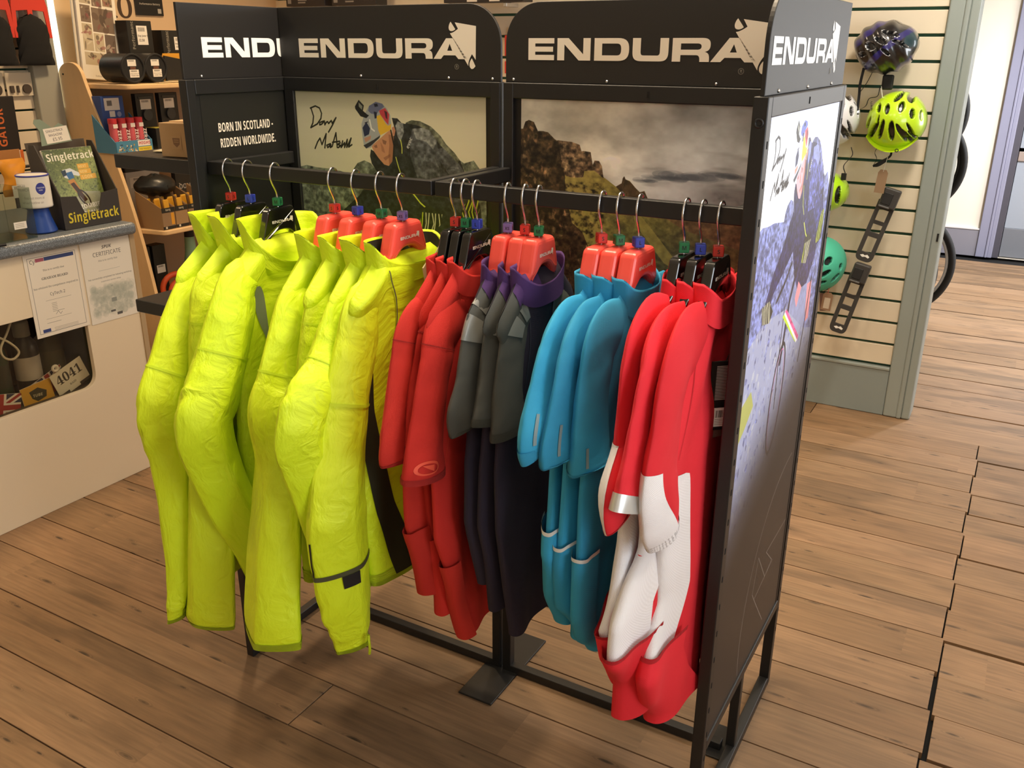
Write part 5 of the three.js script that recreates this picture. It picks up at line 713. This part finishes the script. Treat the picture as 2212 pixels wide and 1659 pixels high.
  // bottom shelf
  const sp = thing('spray_bottle', 'green spray bottle with a black nozzle on the bottom shelf', 'bottle', [-2.56, .435, -1.27]); mesh('bottle', new THREE.LatheGeometry([[0, 0], [.04, 0], [.042, .01], [.042, .16], [.03, .22], [.026, .26], [.024, .3], [0, .3]].map(p => new THREE.Vector2(...p)), 28), new THREE.MeshPhysicalMaterial({ color: 0x9cc4a0, transmission: .35, thickness: 0, roughness: .3 }), sp); mesh('nozzle', new THREE.LatheGeometry([[.024, .3], [.022, .33], [.014, .37], [.013, .385], [0, .385]].map(p => new THREE.Vector2(...p)), 20), M.matBlack, sp);
  [-1.06, -1.15].forEach((z, i) => { const o = carton('cleaner_box', ['black box with white label on the bottom shelf, by the end panel', 'black box with white label on the bottom shelf, by the spray bottle'][i], 'box', [.06, .27, .075], [-2.68, .434, z], BK, null, 0, 'black boxes on the bottom shelf'); lab(o, .05, .04, stC, [.031, .15, 0], [0, Math.PI / 2, 0]); });
  single('orange_bundle', 'orange and green tubing bundle at the front of the bottom shelf', 'tubing', mergeGeometries([new THREE.TorusGeometry(.07, .014, 10, 30), new THREE.TorusGeometry(.05, .014, 10, 30).translate(.01, -.01, .03)]), std('#d8582c', .5), [-2.55, .5, -1.15], [0, 1.2, 0]);
  // small kraft box on the side shelf of the stand
  const kb = thing('kraft_box', 'small kraft cardboard box on the side shelf of the display stand', 'box', [-.742, 1.3742, .235], .12); mesh('carton', rbox(.098, .078, .085, .0015), M.brown, kb, [0, .039, 0]); mesh('flap', rbox(.097, .0018, .05, .0005), std('#d8b585', .8), kb, [0, .079, -.018]); mesh('print', quad(.03, .03), print(64, 64, (g, W, H) => { g.fillStyle = '#b08e64'; g.fillRect(0, 0, W, H); fillPoly(g, '#7d5c40', [8, 10, 56, 10, 52, 40, 32, 56, 12, 40]); g.fillStyle = '#b08e64'; g.fillRect(16, 18, 32, 3); g.fillRect(16, 28, 32, 3); }), kb, [0, .034, .0432]);
  single('paper_scrap', 'pale paper scrap lying on the side shelf of the stand', 'paper', rbox(.06, .003, .05, .001), std('#cfc3a0', .6), [-.86, 1.3762, .2], [0, .4, 0]);
}

// ------------------------------------------------------------------ goods on the back wall above and between the headers
{
  const BK = std('#2a2626', .45), bp = print(256, 96, (g, W, H) => { g.fillStyle = '#2b2727'; g.fillRect(0, 0, W, H); g.fillStyle = '#8a8580'; for (let i = 0; i < 4; i++) g.fillRect(80, 40 + i * 12, rr(30, 60), 7); g.fillRect(10, 30, 30, 24); g.fillRect(10, 60, 24, 24); });
  [[-2.62, .28], [-2.28, .3]].forEach(([x, w], i) => { const o = thing('back_box', i ? 'dark printed box high on the back wall, second from the left' : 'dark printed box high on the back wall, above the left header', 'box', [x, 1.835, -2.36]); mesh('carton', rbox(w, .2, .1, .003), BK, o, [0, .1, 0]); lab(o, w - .004, .1, bp, [0, .052, .0512], null, 'print'); mesh('bracket', rbox(.02, .02, .12, .002), M.metal, o, [0, -.01, -.06]); });
  const o = thing('back_box', 'flat dark tray with white price labels on the back wall, above the gap', 'box', [-1.47, 1.835, -2.36]); mesh('carton', rbox(.46, .12, .1, .003), BK, o, [0, .06, 0]); for (const x of [-.06, .07]) lab(o, .06, .05, std('#ded4c8'), [x, .028, .0512]); mesh('bracket', rbox(.02, .02, .12, .002), M.metal, o, [.1, -.01, -.06]);
  const r1 = (l, y, h) => { const q = thing('red_pack', l, 'package', [-1.385, y, -2.484], 0, 'red packs between the headers'); mesh('card', rbox(.1, h, .03, .003), std('#d8382c', .45), q, [0, h / 2, 0]); lab(q, .08, h * .4, print(64, 64, (g, W, H) => { g.fillStyle = '#e9dfd0'; g.fillRect(0, 0, W, H); fillPoly(g, '#7d8a3a', [4, 50, 30, 10, 60, 60]); g.fillStyle = '#222'; g.fillRect(30, 30, 18, 22); }), [0, h * .5, .0158], null, 'print'); mesh('header_card', rbox(.07, .04, .004, .001), std('#efe6d2'), q, [0, h + .02, 0]); };
  r1('red hanging pack seen between the two headers, upper one', 1.585, .1); r1('red hanging pack seen between the two headers, lower one', 1.5, .06);
}

// ------------------------------------------------------------------ helmets and brackets on the slatted wall
function helmet(name, label, c, r, mat, vents, o = {}) {
  const t = thing(name, label, 'helmet', c); t.rotation.set(o.rx ?? 0, o.ry ?? 0, o.rz ?? 0);
  const inV = (x, y) => { let d = 9; for (const [vx, vy, a, b, q] of vents) { const ca = Math.cos(q), sa = Math.sin(q), dx = x - vx, dy = y - vy; d = Math.min(d, Math.hypot((dx * ca + dy * sa) / a, (-dx * sa + dy * ca) / b)); } return d; };
  const N = 150, K = 80, col = [], dark = new THREE.Color('#15161a'), base = new THREE.Color(0xffffff);
  const g = surf((u, v) => { const a = u * Math.PI * 2, p = v * 1.85, sx = Math.sin(Math.min(p, 1.5708)) * Math.cos(a), sy = Math.sin(Math.min(p, 1.5708)) * Math.sin(a); const d = inV(sx, sy), k = 1 - .13 * (1 - sstep(.8, 1.02, d)) + (o.ridge ? .03 * Math.sin(sx * o.ridge + sy * 6) : 0); const q = o.paint && d > 1 ? o.paint(sx, sy) : null; const cc = d < .95 ? dark : q ?? base; col.push(cc.r, cc.g, cc.b);
    const zz = Math.cos(p), taper = 1 - .1 * sy * (o.egg ?? 0); return V(r[0] * sx * k * taper, r[1] * sy * k, r[2] * (p > 1.5708 ? -(p - 1.5708) : zz) * k); }, N, K, true);
  g.setAttribute('color', new THREE.Float32BufferAttribute(col, 3)); mat.vertexColors = true; mat.side = THREE.DoubleSide; mesh('shell', g, mat, t);
  mesh('hook', cyl(.004, .004, .12, 10).rotateX(Math.PI / 2), M.metal, t, [0, .02, -.07]);
  return t;
}
const gloss = c => new THREE.MeshPhysicalMaterial({ color: new THREE.Color(c), roughness: .3, clearcoat: .8, clearcoatRoughness: .12 });
{
  const HZ = -2.4;
  const yv = [[.03, -.84, .1, .19, -.6], [.44, -.81, .1, .19, .6], [.22, -.53, .1, .19, 0], [-.25, -.44, .09, .18, .15], [.6, -.31, .08, .18, .1], [-.56, -.45, .08, .16, .25], [.86, -.25, .04, .18, .05], [-.33, .25, .085, .36, -.12], [.02, .28, .11, .36, .12], [.34, .34, .085, .38, .55], [-.6, .3, .09, .36, -.45], [.5, .44, .08, .38, .75], [-.5, .03, .04, .27, -.1], [.6, .22, .05, .27, .5], [-.86, .16, .055, .33, -.25], [.75, .5, .05, .33, .75]].map(a => [a[0], -a[1], a[2], a[3], a[4]]);
  const h = helmet('cycle_helmet', 'fluorescent yellow helmet with peak and many vents, facing forward on the wall', [.507, 1.345, HZ], [.117, .118, .13], gloss('#c4ee1a'), yv, { egg: .5 });
  mesh('peak', surf((u, v) => { const a = -2.6 + u * 2.06, k = 1 + .0 * v; const x = Math.cos(a), y = Math.sin(a); return V(.115 * x * (1 + .02 * v), .112 * y * (.86 + .2 * v) - .002, .055 + .035 * v - .02 * Math.abs(x)); }, 36, 6), gloss('#cdf222'), h); mesh('badge', new THREE.TorusGeometry(.006, .0016, 6, 16), M.matBlack, h, [.03, -.112, .088]);
  mesh('lettering', words('URBAN', .014).rotateZ(-1.25), std('#39401a'), h, [-.106, .075, .045], [0, -.9, 0]);
  for (const [a, b] of [[[[-.05, -.1, .02], [-.062, -.13, .03], [-.05, -.155, .04], [-.06, -.185, .04]], 0], [[[.0, -.11, .02], [.002, -.14, .035], [-.03, -.165, .04], [-.06, -.187, .04]], 1], [[[-.06, -.185, .04], [-.04, -.182, .045], [-.01, -.16, .04]], 2]]) mesh('strap', strap(a, .009), M.rubber, h);
  const tg = thing('price_tag', 'brown paper price tag hanging from the yellow helmet', 'tag', [.49, 1.1, HZ + .05]); tg.rotation.set(0, 0, -.07); mesh('card', extr(poly([[-.02, -.05], [.02, -.05], [.02, .035], [.012, .048], [-.012, .048], [-.02, .035]]), .0015), std('#94795c', .85), tg); mesh('cord', tube([[0, .04, .001], [.002, .07, 0], [.003, .1, -.01]], .0009), M.string, tg);
  const violet = new THREE.Color('#1f1960'), blk = new THREE.Color('#0c0c12'), teal = new THREE.Color('#1a3a44');
  const d = helmet('cycle_helmet', 'glossy black and violet helmet with hanging straps, topmost on the wall', [.423, 1.632, HZ], [.122, .104, .12], gloss('#ffffff'), [[-.35, .05, .16, .2, .8], [-.05, .25, .1, .26, 1.0], [.2, .5, .08, .3, 1.2], [.15, -.15, .07, .2, .9], [-.6, -.25, .12, .1, 0], [.55, .15, .06, .3, 1.1]], { ridge: 13, egg: -.6, paint: (x, y) => Math.sin((x * .8 - y * .7) * 7 + .6) > .72 ? violet : (x > .65 && y > 0 ? teal : blk) });
  mesh('rear_cradle', rbox(.045, .06, .02, .008), M.matBlack, d, [.03, -.135, .01]);
  for (const a of [[[-.07, -.08, .02], [-.075, -.15, .03], [-.073, -.18, .03], [-.072, -.25, .03]], [[-.03, -.085, .02], [-.05, -.14, .03], [-.073, -.18, .03]], [[-.072, -.25, .03], [-.04, -.23, .035], [-.03, -.2, .035], [.0, -.19, .03], [.005, -.15, .03]], [[-.072, -.25, .03], [-.085, -.22, .035], [-.105, -.205, .035]]]) mesh('strap', strap(a, .011), M.rubber, d);
  mesh('strap_label', strap([[.01, -.15, .03], [.022, -.2, .03], [.03, -.24, .02]], .01), M.string, d);
  helmet('cycle_helmet', 'white helmet with dark vents, half hidden by the stand header end', [.248, 1.345, HZ], [.113, .118, .13], gloss('#e6e6ea'), yv, { ry: .25 });
  const sw = thing('helmet_strap', 'loose black chin strap hanging under the white helmet', 'strap', [.325, 1.2, HZ + .02]); mesh('strap', strap([[.02, .03, 0], [.03, 0, .004], [.0, -.05, .004], [.01, -.08, .004]], .011), M.rubber, sw); mesh('buckle', rbox(.022, .03, .008, .003), M.matBlack, sw, [.006, -.095, .004]);
  helmet('cycle_helmet', 'small lime helmet, only its edge showing beside the stand', [.255, 1.03, HZ], [.1, .085, .12], gloss('#b6ea22'), [[.72, 0, .1, .5, 0], [.2, .2, .1, .4, 0]]);
  const tl = helmet('cycle_helmet', 'matt turquoise helmet with angular vents, lowest on the wall', [.268, .705, HZ], [.118, .122, .14], std('#4fc4a6', .55), [[.42, .35, .12, .16, -.5], [.35, -.12, .09, .26, -.95], [.2, -.5, .07, .28, -1.25], [.72, -.3, .05, .2, -.7], [.86, .1, .05, .12, 0], [-.2, .4, .12, .2, .2]], { ry: .1 });
  mesh('strap', strap([[.1, -.06, .02], [.06, -.1, .04], [.03, -.12, .05]], .01), M.rubber, tl);
  const t2 = thing('price_tag', 'pair of brown price tags under the turquoise helmet', 'tag', [.335, .55, HZ + .05]); mesh('card', extr(poly([[-.022, -.042], [.022, -.042], [.022, .03], [.012, .042], [-.012, .042], [-.022, .03]]), .0015), std('#94745a', .85), t2, [0, 0, 0], [0, 0, -.06]); mesh('label', quad(.026, .05), std('#c9b9a4', .7), t2, [0, -.008, .0012], [0, 0, -.06]); mesh('card', extr(poly([[-.02, -.042], [.02, -.042], [.02, .04], [-.02, .04]]), .0015), std('#6a4a3c', .8), t2, [-.012, -.004, -.004], [0, .3, .12]); mesh('cord', tube([[0, .038, .001], [.0, .06, .0], [-.01, .09, -.01]], .0012), std('#d86a5a', .6), t2);
  const BM = std('#3a3836', .5), BD = std('#1a1a1a', .6);
  [[[.5, .915, HZ + .02], 'black slotted plastic bracket, upper of the two, torn label at its foot'], [[.432, .585, HZ + .05], 'black slotted plastic bracket, lower of the two, torn label at its foot']].forEach(([p, l], i) => {
    const o = thing('slotted_bracket', l, 'bracket', p, 0, 'black slotted brackets'); o.rotation.set(-.1, 0, -.24 + i * .03);
    const s = new THREE.Shape(); s.moveTo(-.038, .1); s.lineTo(.038, .1); s.lineTo(.038, -.14); s.quadraticCurveTo(.038, -.172, .012, -.172); s.lineTo(-.012, -.172); s.quadraticCurveTo(-.038, -.172, -.038, -.14); s.closePath();
    for (const [a, b] of [[-.13, -.062], [-.04, -.005], [.012, .062]]) { const hh = new THREE.Path(); hh.moveTo(-.02, a); hh.lineTo(.02, a); hh.lineTo(.02, b); hh.lineTo(-.02, b); hh.closePath(); s.holes.push(hh); }
    mesh('tongue', extr(s, .008, .0015), BM, o); mesh('head_block', rbox(.07, .085, .045, .008), BM, o, [.004, .115, .012]); mesh('socket', rbox(.04, .05, .012, .003), BD, o, [-.004, .112, .032]); mesh('lip', rbox(.046, .008, .016, .003), std('#5a5856', .4), o, [-.004, .076, .034]);
    const tear = poly([[-.02, 0], [-.008, .006], [.0, .003], [.01, .009], [.022, .001], [.018, -.006], [.004, -.002], [-.008, -.007]]); mesh('torn_label', new THREE.ShapeGeometry(tear), M.white, o, [0, -.148, .0046]);
  });
}
// bicycle wheels stored behind the corner post
{
  const wheel = (l, p, R, wall) => { const o = thing('bicycle_wheel', l, 'wheel', p, 0, 'bicycle wheels behind the corner post'); mesh('tyre', new THREE.TorusGeometry(R, .022, 14, 72), M.rubber, o); mesh('rim', new THREE.TorusGeometry(R - .028, .01, 10, 72), wall, o); for (let i = 0; i < 16; i++) { const a = i / 16 * 6.283; mesh('spoke', cyl(.0012, .0012, R - .04, 6).translate(0, (R - .04) / 2, 0), M.metal, o, [0, 0, 0], [0, 0, a]); } mesh('hub', cyl(.018, .018, .09, 16).rotateX(Math.PI / 2), M.metal, o); };
  wheel('black bicycle wheel standing on the floor behind the corner post', [.382, .352, -4.35], .33, std('#b9bcc0', .35)); wheel('second wheel standing just behind the first, smaller arc of tyre', [.33, .322, -4.2], .3, M.matBlack);
  wheel('bicycle wheel hung on the passage wall, middle one', [.36, .95, -4.5], .31, M.matBlack); wheel('bicycle wheel hung on the passage wall, highest one', [.315, 1.25, -4.6], .31, M.matBlack);
  const hk = thing('wheel_stand', 'black upright wheel stand behind the corner post', 'stand', [.3, 0, -4.75]); mesh('pole', cyl(.016, .016, 1.7, 16).translate(0, .85, 0), M.matBlack, hk); mesh('foot', cyl(.2, .2, .015, 32).translate(0, .0075, 0), M.matBlack, hk); for (const y of [1.56, 1.24]) mesh('hook', tube([[0, y, 0], [.02, y, .14], [.02, y - .02, .27], [.02, y + .02, .3]], .006), M.metal, hk);
}
// ------------------------------------------------------------------ sales gondola out of the picture, between the stand and the window
{
  const o = thing('shop_gondola', 'white shop gondola with shelves, outside the picture by the window', 'shelf unit', [2.25, 0, -.35]);
  mesh('back_panel', rbox(.03, 1.38, 2.2, .004), M.white, o, [0, .69, 0]); for (const z of [-1.09, 1.09]) mesh('end_panel', rbox(.5, 1.38, .02, .004), M.white, o, [0, .69, z]); for (const y of [.12, .5, .9, 1.36]) for (const x of [-.13, .13]) mesh('shelf', rbox(.23, .025, 2.16, .004), M.white, o, [x, y, 0]);
}
renderer.render(scene, camera);
